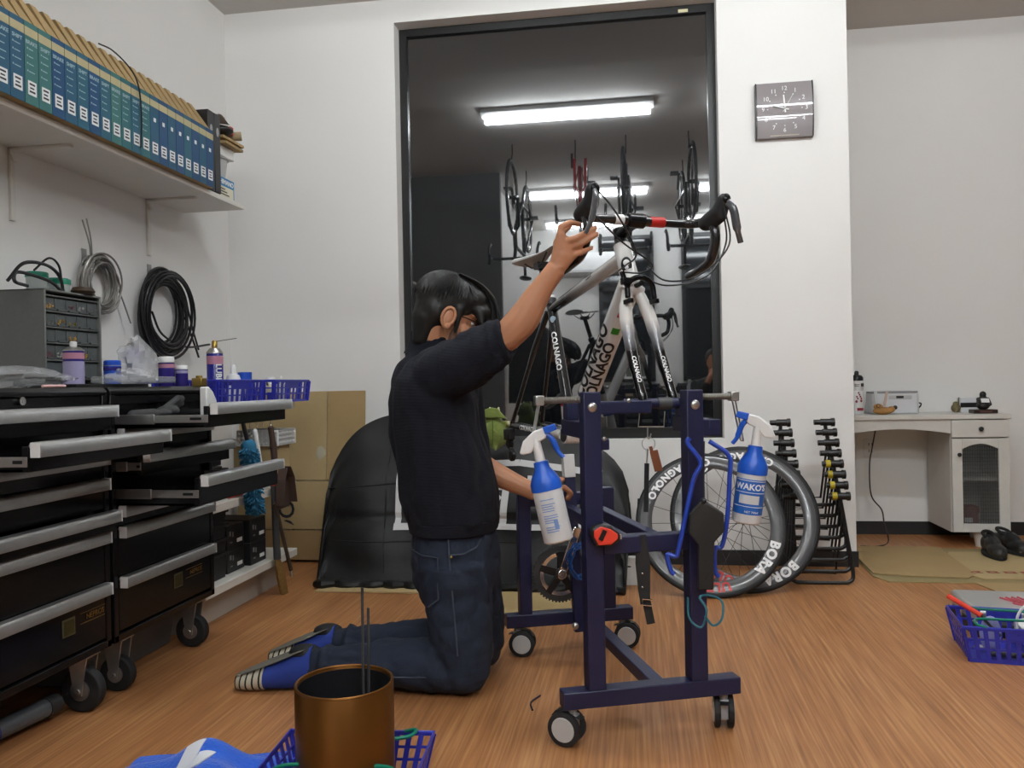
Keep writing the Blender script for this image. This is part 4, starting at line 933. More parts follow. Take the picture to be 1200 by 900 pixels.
# ================================================================ deep-rim wheels
M_carb = mat('gloss_carbon', (.035,.036,.038), .18, coat=.8, var=.25, scale=30); M_tyre = mat('tyre_rubber', (.011,.011,.012), .6)
M_rimg = mat('grey_carbon_rim', (.07,.07,.073), .28, coat=.5, var=.2, scale=16); M_spoke = mat('black_spoke', (.03,.03,.032), .35, .5)
M_redp = mat('red_decal', '#b0201c', .4); M_whp = mat('white_decal', (.85,.85,.85), .4)
WR = .335
def race_wheel(label, loc, rot, spin, decals=True):
    t = thing('bicycle_wheel', label, 'wheel', loc, rot)
    S = Matrix.Translation((0,0,WR)) @ Matrix.Rotation(-R(spin), 4, 'Y')
    ring = lambda prof: B().lathe(prof, 64, closed=True).tf(Matrix.Rotation(R(90),4,'X'))
    part('tyre', ring([(.335,0),(.333,.006),(.328,.010),(.321,.0115),(.313,.0105),(.313,-.0105),(.321,-.0115),(.328,-.010),(.333,-.006)]).tf(S), M_tyre, t)
    part('rim', ring([(.314,.011),(.304,.0125),(.285,.0125),(.268,.009),(.262,.004),(.262,-.004),(.268,-.009),(.285,-.0125),(.304,-.0125),(.314,-.011)]).tf(S), M_rimg, t)
    part('brake_track', ring([(.3135,-.0118),(.304,-.0131),(.304,-.0127),(.3135,-.0113)]).tf(S), mat('silver_track', (.35,.35,.36), .3, .6), t)
    part('hub', B().tube([(0,-.05,0),(0,-.035,0),(0,-.03,0),(0,.03,0),(0,.035,0),(0,.05,0)],[.008,.012,.022,.015,.024,.01],20).tf(S), M_black, t)
    sp = B()
    for i in range(20):
        a = 2*math.pi*i/20; a2 = a + (.5 if i % 2 else -.5); sd = -.031 if i % 4 < 2 else .031
        sp.tube([(.022*math.cos(a2), sd, .022*math.sin(a2)), (.264*math.cos(a), 0, .264*math.sin(a))], .0013, 5)
    part('spokes', sp.tf(S), M_spoke, t)
    if decals:
        for s_, sz, an, cw, m in (('BORA', .058, -34, True, M_whp), ('ULTRA', .055, -96, True, M_redp), ('CAMPAGNOLO', .046, 122, False, M_whp)):
            part('decal_lettering', text_on_ring(s_, sz, .287, R(an), cw, spacing=1.15).tf(S), m, t, smooth=0)
        part('hologram_sticker', B().cbox((0,-.0135,.287),(.02,.001,.012)).tf(S @ Matrix.Rotation(R(-55),4,'Y')), M_lab, t)
    return t
race_wheel('carbon race wheel lettered in white and red leaning in front of its pair', (.322,3.650,0), (R(-25),0,R(3)), 0)
race_wheel('carbon race wheel leaning behind its pair against the black stands', (.475,3.745,0), (R(-18),0,R(3)), -27)
# ================================================================ nested display stands
M_pipe = mat('black_powder_coat', (.010,.010,.010), .35); M_yel = mat('yellow_ring', '#a8951f', .5)
for k in range(8):
    z0 = .048*(7-k); y0 = 4.16-.022*k; sx = .004*k
    t = thing('display_stand', 'black tubular bicycle display stand, %s of the nested stack' % ('topmost','second from the top','third from the top','fourth from the top','fourth from the bottom','third from the bottom','second from the bottom','lowest')[k], 'stand', (.79+sx, y0-.02, z0 if z0 else 0), (0,0,0), 'nested display stands')
    hh = .40
    pts = bez([(-.105,.0,hh),(-.115,-.01,.22),(-.135,-.03,.05),(-.115,-.04,.012),(-.06,-.045,.008),(.08,-.045,.008),(.125,-.04,.012),(.145,-.03,.05),(.125,-.01,.22),(.10,.0,hh)],6)
    part('bent_tube', B().tube(pts, .009, 8), M_pipe, t)
    part('rear_stay', B().tube([(-.11,.0,.30),(-.085,.05,.03),(.085,.05,.03),(.11,.0,.30)], .006, 8), M_pipe, t)
    for s in (-1, 1):
        x = -.105 if s < 0 else .10
        r_ = part('roller', B().tube([(x-.05,0,hh),(x-.02,0,hh),(x-.02,0,hh),(x+.03,0,hh),(x+.03,0,hh),(x+.045,0,hh)],[.013,.013,.017,.017,.021,.021],12), M_pipe, t)
        if s > 0 and 3 < k: part('yellow_ring', B().tube([(x-.035,0,hh),(x-.014,0,hh)],.0185,12), M_yel, r_)
# ================================================================ repair stand on casters
SA = R(19.8); SO = (-.184, 2.146, 0)
st = thing('repair_stand', 'navy steel rolling repair stand holding the white bicycle', 'repair stand', SO, (0,0,SA))
SM = Matrix.Translation(SO) @ Matrix.Rotation(SA,4,'Z')
def sw(x, y, z): return SM @ Vector((x,y,z))
P5 = .048
part('foot_beam', B().box(-.03,-.024,.10,.465,.024,.145), M_navy, st, bevel=.003)
part('foot_beam', B().box(-.04,.712,.10,.42,.758,.145), M_navy, st, bevel=.003)
for x in (.062,.348): part('post', B().box(x-.024,-.024,.145,x+.024,.024,.925), M_navy, st, bevel=.003)
for x in (.03,.335): part('post', B().box(x-.022,.713,.145,x+.022,.757,.575), M_navy, st, bevel=.003)
part('cross_rail', B().box(.086,-.022,.498,.324,.022,.543), M_navy, st, bevel=.003)
part('cross_rail', B().box(.052,.715,.52,.313,.757,.562), M_navy, st, bevel=.003)
for x in (.155,.245): part('side_rail', B().box(x-.016,.022,.505,x+.016,.715,.54), M_navy, st, bevel=.003)
part('floor_rail', B().box(.225,.024,.105,.265,.712,.14), M_navy, st, bevel=.003)
for x in (.062,.405): part('arm', B().box(x-.018,.024 if x < .1 else -.02,.80,x+.018,.235,.845), M_navy, st, bevel=.003)
part('arm_plate', B().box(.348,-.018,.80,.423,.02,.845), M_navy, st, bevel=.003)
for x in (.062,.405): part('upright_lug', B().box(x-.018,.165,.845,x+.018,.215,.90), M_navy, st, bevel=.003)
part('mount_bar', B().box(.08,.17,.858,.30,.205,.895), M_navy, st, bevel=.003)
part('axle_tube', B().cyl((.22,.19,.885),(.425,.19,.885),.015,n=16), M_navy, st)
part('tape_wrap', B().cyl((.325,.19,.885),(.365,.19,.885),.0175,n=12), mat('dark_grey_tape', (.06,.06,.062), .6), st)
part('support_post', B().bar((.185,.70,.70),(.205,.66,.09),.036,.03,(0,1,0)), M_navy, st, bevel=.002)
part('support_pad', B().bar((.185,.70,.70),(.1875,.695,.62),.040,.034,(0,1,0)), M_white, st, bevel=.002)
part('bolt', B().ell((.185,.64,.115),(.012,.012,.012)), M_steel, st)
for x, z in ((.062,.885),(.348,.885)): part('bolt', B().ell((x,-.025,z),(.013,.006,.013)), M_steel, st)
for x, z in ((.10,.80),(.17,.90),(.13,.54)): part('bolt', B().ell((x,.0,z),(.006,.004,.006)), M_steel, st)
part('corner_stub', B().box(.086,.0,.77,.115,.03,.80), M_navy, st, bevel=.003)
for s, x0, x1 in ((-1,.036,-.075),(1,.374,.47)):
    rod = B(); n = 26
    pts, rs = [], []
    for i in range(n*2+1):
        pts.append((x0+(x1-x0)*i/(2*n),0,.905)); rs.append(.0095 if i % 2 else .0078)
    rr_ = part('threaded_rod', rod.tube(pts, rs, 10), mat('dull_thread_steel', (.34,.33,.30), .35, .85), st)
    part('rod_head', B().box(x1-.012,-.014,.892,x1+.012,.014,.918), M_steel, rr_, bevel=.003)
    wr = B()
    for dy in (-.009,.009): wr.tube(bez([(x1,dy,.90),(x1+s*.012,dy,.84),(x1+s*.022,dy,.79),(x1+s*.024,dy*.4,.782)],4), .0025, 6)
    part('wire_hook', wr, M_steel, rr_)
def caster(x, y, steer):
    c = part('caster', B(), M_black, st) if False else None
    Mx = Matrix.Translation((x,y,0)) @ Matrix.Rotation(steer,4,'Z')
    hsg = B().lathe([(.011,.082),(.011,.10),(0,.10)],12).box(-.015,-.012,.03,.034,.012,.084)
    c = part('caster', hsg.tf(Mx), mat('grey_nylon', (.30,.30,.31), .4), st, bevel=.003)
    for s in (-1,1):
        part('tyre', B().tube([(.018,s*.010,.045),(.018,s*.012,.045),(.018,s*.024,.045),(.018,s*.026,.045)],[.041,.045,.045,.041],28).tf(Mx), M_rubber, c)
        part('wheel_disc', B().tube([(.018,s*.024,.045),(.018,s*.028,.045)],[.034,.031],24).tf(Mx), mat('pale_grey_disc', (.5,.5,.49), .4), c)
    part('brake_pedal', B().prism([(-.03,.075),(.02,.092),(.045,.088),(.06,.07),(.045,.078),(.0,.08)],-.012,.012,'y').tf(Mx), M_black, c)
caster(.0,.0,R(180-40)); caster(.425,.0,R(70)); caster(.0,.735,R(-20)); caster(.385,.735,R(-25))
# blue bent tubes of the stand's lifting cradle
M_bt = mat('bright_blue_tube', (.02,.06,.42), .3, coat=.4)
for pts in ([(808,513),(806,520),(821,542),(812,565),(796,640),(792,652),(782,650),(786,668),(790,673)], [(831,517),(854,534),(855,560),(852,610),(846,640),(838,643),(838,668),(842,676)]):
    w_ = [wy(*p, 2.20 if pts[0][0] < 820 else 2.235) for p in pts]; inv = SM.inverted()
    part('cradle_tube', B().tube(bez([inv @ v for v in w_],5), .0062, 10), M_bt, st)
# black hexagonal hanger plate and cord
inv = SM.inverted()
hxp = [(822,583),(847,600),(848,620),(836,633),(835,688),(817,688),(817,636),(806,622),(807,600)]
w_ = [wy(*p, 2.21) for p in hxp]
t = thing('cable_weight', 'black faceted hexagonal plate with stem hanging on the repair stand', 'plate', tuple(wy(826,688,2.20)))
pc = Vector(t.location); loc2 = [(v.x-pc.x, v.z-pc.z) for v in w_]
part('plate', B().prism(loc2, -.022, .0, 'y'), mat('matt_black_metal', (.016,.016,.016), .5), t, bevel=.004)
part('cord', B().tube([(0,-.01,wy(826,584,2.2).z-pc.z),(.005,-.0,wy(829,517,2.2).z-pc.z)], .0025, 6), M_black, t)
part('knob', B().ell((0,-.015,wy(826,586,2.2).z-pc.z),(.008,.012,.008)), M_black, t)
for z in (.03,.075,.12,.2): part('screw_hole', B().cyl((.002,-.0235,z),(.002,-.0225,z),.003,n=8), M_rubber, t)
# ---- things hanging on the stand
M_bott = mat('frosted_white_plastic', (.62,.63,.64), .35, var=.03)
def spray_bottle(loc, rot, label, front=True, flip=1):
    t = thing('spray_bottle', label, 'spray bottle', loc, rot)
    part('bottle', B().lathe([(.036,0),(.041,.004),(.042,.012),(.042,.15),(.041,.155),(0,.155)],28), M_bott, t)
    part('shoulder', B().lathe([(.0435,.15),(.0435,.172),(.036,.19),(.022,.212),(.0205,.232),(.016,.234),(0,.234)],28), mat('bright_blue_plastic', (.015,.10,.55), .3), t)
    part('neck', B().lathe([(.0145,.232),(.013,.262),(.012,.30),(0,.30)],16), M_white, t)
    part('spray_head', B().prism([(.045*flip,.262),(.052*flip,.268),(.035*flip,.30),(.0,.322),(-.028*flip,.325),(-.04*flip,.318),(-.03*flip,.295),(0,.285),(.02*flip,.262)],-.011,.011,'y'), M_white, t, bevel=.004)
    part('nozzle', B().prism([(-.028*flip,.327),(-.062*flip,.33),(-.066*flip,.312),(-.03*flip,.305)],-.013,.013,'y'), MATS['bright_blue_plastic'], t, bevel=.003)
    part('trigger', B().tube(bez([(-.03*flip,0,.31),(-.045*flip,0,.29),(-.055*flip,0,.25),(-.066*flip,0,.23)],5),[.008]*10+[.006]*6,8), MATS['bright_blue_plastic'], t)
    for b_, m, nm in ([ (B().lathe([(.0424,.03),(.0424,.135)],28), mat('blue_label_print', (.02,.13,.5), .4), 'label')] if front else []): part(nm, b_, m, t)
    def wrap(b, rad, a0):
        for i, v in enumerate(b.v):
            a = a0 + v.x/rad; b.v[i] = Vector(((rad+v.z)*math.sin(a), -(rad+v.z)*math.cos(a), v.y))
        return b
    if front:
        part('lettering', wrap(slice_b(text_b('WAKO\'S', .025, .0003, .03), 0, .004).mv(0,.112,0), .0428, .12), M_whp, t, smooth=0, label='white WAKO\'S lettering')
        part('white_panel', wrap(slice_b(B().box(-.03,.062,0,.03,.088,.0004), 0, .005), .0427, .1), M_bott, t)
        for z in (.095,.053,.130): part('white_rule', wrap(slice_b(B().box(-.05,z,0,.05,z+.0018,.0004), 0, .005), .0427, .1), M_whp, t)
        part('small_print', wrap(text_b('NET 700ml', .009, .0003).mv(0.01,.038,0), .0428, .12), M_whp, t, smooth=0)
    else:
        pr = B()
        for k in range(15):
            if k not in (1,6,11): pr.box(-.022,.125-.0065*k,0,.020-.010*random.random(),.1275-.0065*k,.0003)
        pr.box(.004,.04,0,.016,.068,.0003)
        part('fine_print', wrap(slice_b(pr, 0, .005), .0426, .0), mat('pale_blue_print', (.20,.32,.62), .5), t)
    t.scale = (.92,.92,.9)
    return t
spray_bottle(tuple(wy(655,634,2.10)), (0,R(-12),0), 'spray bottle with blue shoulder and blue fine print hanging from stand rod', False, -1)
spray_bottle(tuple(wy(874,612,2.29)), (0,R(8),R(-12)), 'blue labelled WAKO\'S spray bottle hanging from stand rod', True, 1)
t = thing('tape_measure', 'red and black tape measure clipped to the repair stand', 'tape measure', tuple(sw(.075,-.05,.555)), (0,0,SA))
part('case', B().prism([(-.034,.0),(-.02,-.027),(.02,-.027),(.044,-.015),(.044,.005),(.02,.025),(-.012,.032),(-.034,.02)], -.016, .016, 'y'), M_black, t, bevel=.006)
part('red_shell', B().prism([(-.028,.0),(-.016,-.022),(.018,-.022),(.036,-.008),(.036,.004),(.016,.018),(-.010,.026),(-.028,.016)], -.0195, -.014, 'y'), M_red, t, bevel=.003)
part('brake_button', B().cbox((-.006,-.021,.004),(.012,.003,.028),Matrix.Rotation(R(28),4,'Y')), M_black, t)
part('end_hook', B().box(.044,-.006,-.012,.05,.006,.0), M_steel, t)
# wire hook, ring, leather tag, lever
pA = sw(.29,.19,.865)
t = thing('hook_and_tag', 'steel wire hook with ring and brown leather tag on the stand', 'tag', tuple(pA))
h0 = wy(760,490,pA.y)-pA
wv = lambda px, py: tuple(wy(px,py,pA.y)-pA)
part('wire_hook', B().tube([wv(750,478),wv(748,500),wv(778,500),wv(779,482)],.002,6), M_steel, t); part('wire_hook', B().tube(bez([wv(759,500),wv(759,512),wv(761,514),wv(763,508)],4),.002,6), M_steel, t)
part('ring', B().tube(circ(wv(760,520),.019,20),.0012,6,closed=True), M_steel, t)
part('chain', B().tube([wv(759,526),wv(758,543)],.0022,6), M_steel, t)
part('leather_tag', B().cbox(wv(769,540),(.024,.004,.062),Matrix.Rotation(R(-13),4,'Y')), mat('tan_leather', '#84492a', .6), t, bevel=.004)
part('tag_neck', B().cbox(wv(763,526),(.010,.004,.014),Matrix.Rotation(R(-13),4,'Y')), MATS['tan_leather'], t)
part('lever_strap', B().bar(wv(758,543),wv(757,600),.014,.005,(0,1,0)), M_rubber, t)
t = thing('buckle_strap', 'black webbing strap with steel buckle hanging over the cross rail', 'strap', tuple(sw(.205,-.025,.545)))
pc = Vector(t.location)
def wl(px, py, Y=2.19): return tuple(wy(px,py,Y)-pc)
part('webbing', B().tube([wl(752,628,2.235),wl(752,627),wl(757,660),wl(757,700),wl(759,712),wl(763,731)],.011,4,sx=.15,up=(1,0,0)), M_rubber, t)
part('webbing', B().tube([wl(750,628),wl(749,660),wl(752,690),wl(755,708)],.010,4,sx=.15,up=(1,0,0)), M_rubber, t)
part('buckle', B().tube([wl(753,702,2.18),wl(764,703,2.18),wl(764,710,2.18),wl(753,709,2.18)],.0022,6,closed=True), M_chrome, t)
for py in (672,688): part('eyelet', B().ell(wl(753,py,2.182),(.003,.002,.003)), M_chrome, t)
p = [wy(806,700,2.16), wy(808,725,2.15), wy(822,735,2.14), wy(828,715,2.14), wy(820,700,2.16), wy(832,698,2.18), wy(846,705,2.16), wy(846,725,2.14), wy(836,733,2.14), wy(826,722,2.14)]
solo('teal_cord', B().tube(bez(p,7), .003, 8), mat('teal_cord', (.02,.12,.16), .5), 'teal elastic cord looped round the stand post', 'cord', tuple(p[0]), world=True)
# crankset hanging behind, with blue cable
cc = wy(657,672,2.83); t = thing('crankset', 'chainring crankset resting by the rear foot of the repair stand', 'crankset', tuple(cc), (0,0,R(20)))
cg = []
for i in range(100):
    a = 2*math.pi*i/100; r_ = .098 if i % 2 else .094; cg.append((r_*math.cos(a), r_*math.sin(a)))
ring_ = B().prism(cg, -.002, .002, 'y')
def annulus(ro, ri, y0, y1, n=60, teeth=0):
    prof = [(ri,y0),(ro,y0),(ro,y1),(ri,y1)]; return B().lathe(prof, n, closed=True).tf(Matrix.Rotation(R(90),4,'X'))
part('outer_ring', annulus(.096,.076,-.002,.002), M_dark, t)
tb = B()
for i in range(50):
    a = 2*math.pi*i/50; tb.cbox((.0975*math.cos(a),0,.0975*math.sin(a)),(.006,.0025,.006),Matrix.Rotation(-a,4,'Y'))
part('chain_teeth', tb, M_dark, t, kind='stuff')
part('inner_ring', annulus(.074,.062,.004,.007), M_chrome, t)
sp = B()
for i in range(5):
    a = 2*math.pi*i/5+.3; sp.bar((.0,-.004,0),(.078*math.cos(a),-.003,.078*math.sin(a)),.026,.008,(0,1,0))
part('spider', sp.cyl((0,-.012,0),(0,.012,0),.022,n=20), M_black, t, bevel=.002)
part('crank_arm', B().bar((0,-.012,0),(.06,-.014,.16),.03,.014,(0,1,0)).cyl((0,-.022,0),(0,0,0),.018), M_chrome, t, bevel=.004)
cb = B()
for k in range(7): cb.tube([v+Vector((random.uniform(-.006,.006), .01*k-.04, random.uniform(-.006,.006))) for v in circ((.075,0,.055),.036+.002*(k%3),24,'y',rz=.056)], .0028, 6, closed=True)
cb.tube(bez([(.10,-.03,.03),(.115,-.03,-.02),(.12,-.03,-.07),(.115,-.03,-.11)],5),.0028,6)
solo('cable_coil', cb, mat('blue_cable', (.01,.06,.22), .4), 'small coil of blue cable hung on the support post', 'cable', (cc.x+.0,cc.y-.07,cc.z), (0,0,R(20)))
# ================================================================ the white race bicycle on the stand
AX, BYAW, BPIT = (.061, 2.437, .887), .54, -.09
bk = thing('race_bicycle', 'white and black road bicycle without wheels clamped on repair stand', 'bicycle', AX, (0, BPIT, BYAW-math.pi/2))
CAMD = Vector((.845,-.535,0)); IMR = Vector((.36,.93,0))
BB, HB, HT, ST, RA = Vector((-.58,0,-.07)), Vector((-.108,0,.362)), Vector((-.152,0,.508)), Vector((-.695,0,.425)), Vector((-.985,0,-.015))
M_bw = mat('white_gloss_paint', (.74,.73,.71), .2, coat=.6, var=.03); M_bc = mat('black_gloss_carbon', (.016,.016,.017), .2, coat=.6, var=.3, scale=50)
M_forkp = ramp_mat('fork_fade_paint', [(0,'#08080a'),(.42,'#0c0c0e'),(.58,'#8f9095'),(.7,'#dedcd8'),(1,'#dedcd8')], 2, 0, .37, .2, .6)
M_ttp = ramp_mat('top_tube_fade', [(0,'#0c0c0e'),(.25,'#1c1c1e'),(.6,'#b5b3b0'),(1,'#dddad6')], 0, -.69, -.16, .2, .6)
M_csp = ramp_mat('chain_stay_fade', [(0,'#0b0b0d'),(.5,'#1a1a1c'),(.75,'#a9a9ac'),(1,'#dcdad6')], 0, -.98, -.60, .2, .6)
M_lb = mat('black_lettering', (.012,.012,.012), .4)
part('head_tube', B().tube([HB, HB.lerp(HT,.5), HT], [.031,.028,.027], 20), M_bw, bk)
dt = part('down_tube', B().tube([BB+Vector((.02,0,.02)), BB.lerp(HB,.5)+Vector((.0075,0,.02)), HB+Vector((-.005,0,.02))], [.036,.036,.036], 32), M_bw, bk)
a0, a1 = BB+Vector((.02,0,.02)), HB+Vector((-.005,0,.02))
part('lettering', text_on_tube('COLNAGO', .052, a0, a1, .45, .036, CAMD+IMR*.35, .03), M_lb, dt, smooth=0, label='black COLNAGO lettering')
part('lettering', text_on_tube('COLNAGO', .06, a0, a1, .50, .036, CAMD-IMR*1.7, .03), M_lb, dt, smooth=0, label='black COLNAGO lettering')
def patch(f, w_, h_, m, nm):
    x = (a1-a0).normalized(); z = CAMD+IMR*.35; z = (z-x*z.dot(x)).normalized(); y = z.cross(x); c = a0.lerp(a1,f); g = B(); vs = []
    for i in range(6):
        a = (i/5-.5)*w_/.036
        for s in (-.5,.5): vs.append(c+x*s*h_+(y*math.sin(a)+z*math.cos(a))*.0368)
    part(nm, g.add(vs, [(2*i,2*i+1,2*i+3,2*i+2) for i in range(5)]), m, dt, smooth=0)
patch(.735,.026,.024,mat('flag_green','#2c8a2a',.4),'green_patch'); patch(.80,.001,.024,M_whp,'white_patch'); patch(.84,.026,.026,mat('flag_red','#a81c18',.4),'red_patch')
part('top_tube', B().tube([ST+Vector((.01,0,-.02)), ST.lerp(HT,.5)+Vector((.01,0,-.03)), HT+Vector((.01,0,-.04))], [.018,.021,.024], 16), M_ttp, bk)
part('lettering', text_on_tube('CLX', .024, ST+Vector((.01,0,-.02)), HT+Vector((.01,0,-.04)), .62, .0222, CAMD*.4-IMR+Vector((0,0,.4)), .0), M_lb, bk, smooth=0)
part('seat_tube', B().tube([BB+Vector((0,0,.01)), BB.lerp(ST,.22), BB.lerp(ST,.3), ST], [.03,.024,.02,.019], 16), M_bc, bk)
part('lettering', text_on_tube('COLNAGO', .03, BB, ST, .62, .0202, CAMD-IMR*.5, .03, -1), M_whp, bk, smooth=0)
c = BB.lerp(ST,.87); part('round_badge', B().ell(c+CAMD*.019,(.004,.013,.013)), mat('pale_blue_badge', '#9db4c4', .4), bk)
part('bottom_bracket', B().tube([BB+Vector((0,-.036,0)),BB+Vector((0,.036,0))],.032,24), M_bw, bk); part('bearing_cup', B().tube([BB+Vector((0,-.039,0)),BB+Vector((0,-.034,0))],.025,20), M_black, bk)
part('bracket_fairing', B().tube([BB.lerp(ST,.02)+Vector((.0,0,0)),BB.lerp(ST,.22)],[.034,.026],14), M_bw, bk); part('red_stripe', B().tube(bez([BB.lerp(ST,.22)+Vector((.0,-.026,0)),BB.lerp(ST,.2)+Vector((.018,-.02,.0)),BB.lerp(ST,.1)+Vector((.03,-.012,0))],4),.004,6), M_redp, bk)
for s in (-1,1):
    cs_ = part('chain_stay', B().tube(bez([BB+Vector((-.02,s*.03,0)),BB.lerp(RA,.4)+Vector((0,s*.042,.0)),RA+Vector((.01,s*.064,0))],6), [.018]*6+[.015]*6+[.011], 12), M_csp, bk)
    part('seat_stay', B().tube(bez([ST+Vector((-.01,s*.012,-.03)),ST.lerp(RA,.4)+Vector((0,s*.035,0)),RA+Vector((0,s*.064,.01))],6), [.012]*7+[.009]*6, 10), M_bc, bk)
    part('dropout', B().cbox(RA+Vector((0,s*.066,0)),(.035,.006,.04)), M_black, bk, bevel=.003)
part('lettering', text_on_tube('COLNAGO', .026, RA+Vector((0,-.064,0)), BB+Vector((0,-.036,0)), .38, .0145, Vector((0,-1,0)), .03), M_whp, bk, smooth=0)
dr = B().cbox(RA+Vector((.01,-.085,-.035)),(.05,.03,.045)).cyl(RA+Vector((.0,-.09,-.07)),RA+Vector((.0,-.07,-.07)),.022).cyl(RA+Vector((.02,-.09,-.12)),RA+Vector((.02,-.072,-.12)),.022).bar(RA+Vector((.0,-.08,-.06)),RA+Vector((.02,-.08,-.125)),.02,.012)
part('rear_derailleur', dr, M_black, bk, bevel=.004)
fd = BB.lerp(ST,.25); part('front_derailleur', B().bar(fd+Vector((.03,-.05,.0)),fd+Vector((-.07,-.05,-.02)),.025,.01,(0,0,1)).bar(fd+Vector((.0,-.02,.02)),fd+Vector((.02,-.05,.0)),.02,.02), M_black, bk, bevel=.003)
# fork
CR = Vector((-.106,0,.352))
for s in (-1,1):
    l = part('fork_leg', B().tube(bez([CR+Vector((.0,s*.018,.0)),Vector((-.085,s*.042,.27)),Vector((-.045,s*.05,.13)),Vector((-.004,s*.052,.015)),Vector((0,s*.052,-.008))],6), [.018]*4+[.0205]*5+[.017]*5+[.014]*5+[.010]*6, 14), M_forkp, bk)
    part('fork_tip', B().cbox((0,s*.052,-.004),(.018,.010,.03)), M_black, l, bevel=.003)
    part('lettering', text_on_tube('COLNAGO', .017, Vector((-.045,s*.05,.13)), Vector((-.004,s*.052,.015)), .3, .0185, CAMD+IMR*.2, .03), M_whp, l, smooth=0)
part('fork_crown', B().tube([CR+Vector((.0,-.03,-.004)),CR+Vector((0,0,.012)),CR+Vector((.0,.03,-.004))],[.02,.026,.02],14), M_bw, bk)
part('quick_release', B().cyl((0,-.075,-.002),(0,.07,-.002),.006).tube(bez([(0,.07,-.002),(.0,.085,-.006),(.004,.09,-.035)],4),[.008]*9,8), M_steel, bk)
# brake caliper
ca = B().tube(bez([CR+Vector((.045,-.045,-.03)),CR+Vector((.045,-.04,.015)),CR+Vector((.045,0,.035)),CR+Vector((.045,.04,.018)),CR+Vector((.045,.048,-.03))],5),[.009]*21,8).cyl(CR+Vector((.0,0,.012)),CR+Vector((.06,0,.015)),.008)
ca.bar(CR+Vector((.048,-.045,.0)),CR+Vector((.048,-.062,.05)),.012,.012).cbox(CR+Vector((.045,-.044,-.04)),(.04,.014,.014)).cbox(CR+Vector((.045,.046,-.04)),(.04,.014,.014)).cbox(CR+Vector((.05,-.05,.02)),(.02,.03,.02))
part('brake_caliper', ca, M_blackgl, bk, bevel=.002)
# head badge, stem, handlebar
hb = HB.lerp(HT,.5)+CAMD*.0285; part('head_badge', B().ell(hb,(.006,.017,.026),Matrix.Rotation(R(-32),4,'Z')), M_black, bk)
part('badge_figure', B().ell(hb+CAMD*.005+Vector((0,0,.006)),(.003,.010,.010),Matrix.Rotation(R(-32),4,'Z')).ell(hb+CAMD*.005+Vector((0,0,-.009)),(.003,.006,.007),Matrix.Rotation(R(-32),4,'Z')), M_whp, bk)
part('headset_cap', B().tube([HT, HT+Vector((-.006,0,.02))],[.024,.02],16), M_black, bk)
BC = Vector((-.062,0,.562))
part('stem', B().tube([HT+Vector((-.006,0,.035)),HT.lerp(BC,.5)+Vector((0,0,.018)),BC],[.019,.016,.021],12).cyl(BC+Vector((0,-.028,0)),BC+Vector((0,.028,0)),.023).cyl(HT+Vector((-.003,0,.01)),HT+Vector((-.012,0,.055)),.02), M_blackgl, bk, bevel=.002)
bar = []
for s in (-1,1):
    bar.append(bez([BC, BC+Vector((0,s*.08,.0)), BC+Vector((0,s*.17,.0)), BC+Vector((.02,s*.205,-.002)), BC+Vector((.075,s*.215,-.012)), BC+Vector((.098,s*.218,-.06)), BC+Vector((.06,s*.222,-.125)), BC+Vector((-.02,s*.228,-.145)), BC+Vector((-.07,s*.23,-.15))],6))
hbm = B().tube(bar[0], [.0155]*7+[.0135]*7+[.015]*35, 12).tube(bar[1], [.0155]*7+[.0135]*7+[.015]*35, 12)
hbar = part('handlebar', hbm, M_bc, bk)
part('bar_marking', B().cyl(BC+Vector((0,-.075,0)),BC+Vector((0,-.045,0)),.0165,n=14), M_lab, hbar); part('bar_marking', B().cyl(BC+Vector((0,.05,0)),BC+Vector((0,.10,0)),.0163,n=14), M_redp, hbar)
for s in (-1,1):
    hd_ = BC+Vector((.075,s*.215,-.012))
    hm = B().caps(hd_+Vector((-.015,0,.0)),hd_+Vector((.05,s*.004,.016)),.025,.025).caps(hd_+Vector((.05,s*.004,.016)),hd_+Vector((.07,s*.006,.046)),.0245,.021).caps(hd_+Vector((.01,0,-.01)),hd_+Vector((.055,s*.004,.0)),.018,.017)
    hd2 = part('brake_hood', blob(hm,.005,3), M_rubber, bk)
    part('hood_cap', B().ell(hd_+Vector((.086,s*.006,.046)),(.008,.014,.017)), M_blackgl, hd2)
    part('brake_lever', B().tube(bez([hd_+Vector((.085,s*.008,.035)),hd_+Vector((.10,s*.016,.01)),hd_+Vector((.095,s*.028,-.045)),hd_+Vector((.085,s*.045,-.085))],5),[.013]*6+[.013]*5+[.009]*5,10,sx=.7), mat('polished_carbon_lever', (.10,.105,.115), .2, .3, coat=.8), hd2)
# cables
for pts in ([(.09,-.215,.60),(.12,-.17,.52),(.06,-.08,.43),(-.05,-.05,.42),(-.12,-.035,.42)], [(.03,-.21,.56),(.02,-.10,.47),(-.02,.02,.42),(-.055,.01,.40),(-.06,-.055,.40)], [(.09,.215,.58),(.12,.20,.45),(.10,.10,.36),(.02,.04,.36),(-.06,.03,.42)], [(.08,.22,.56),(.06,.235,.47),(.06,.16,.37),(.0,.06,.35),(-.11,.034,.40)]):
    part('cable', B().tube(bez(pts,8), .0026, 8), M_black, bk)
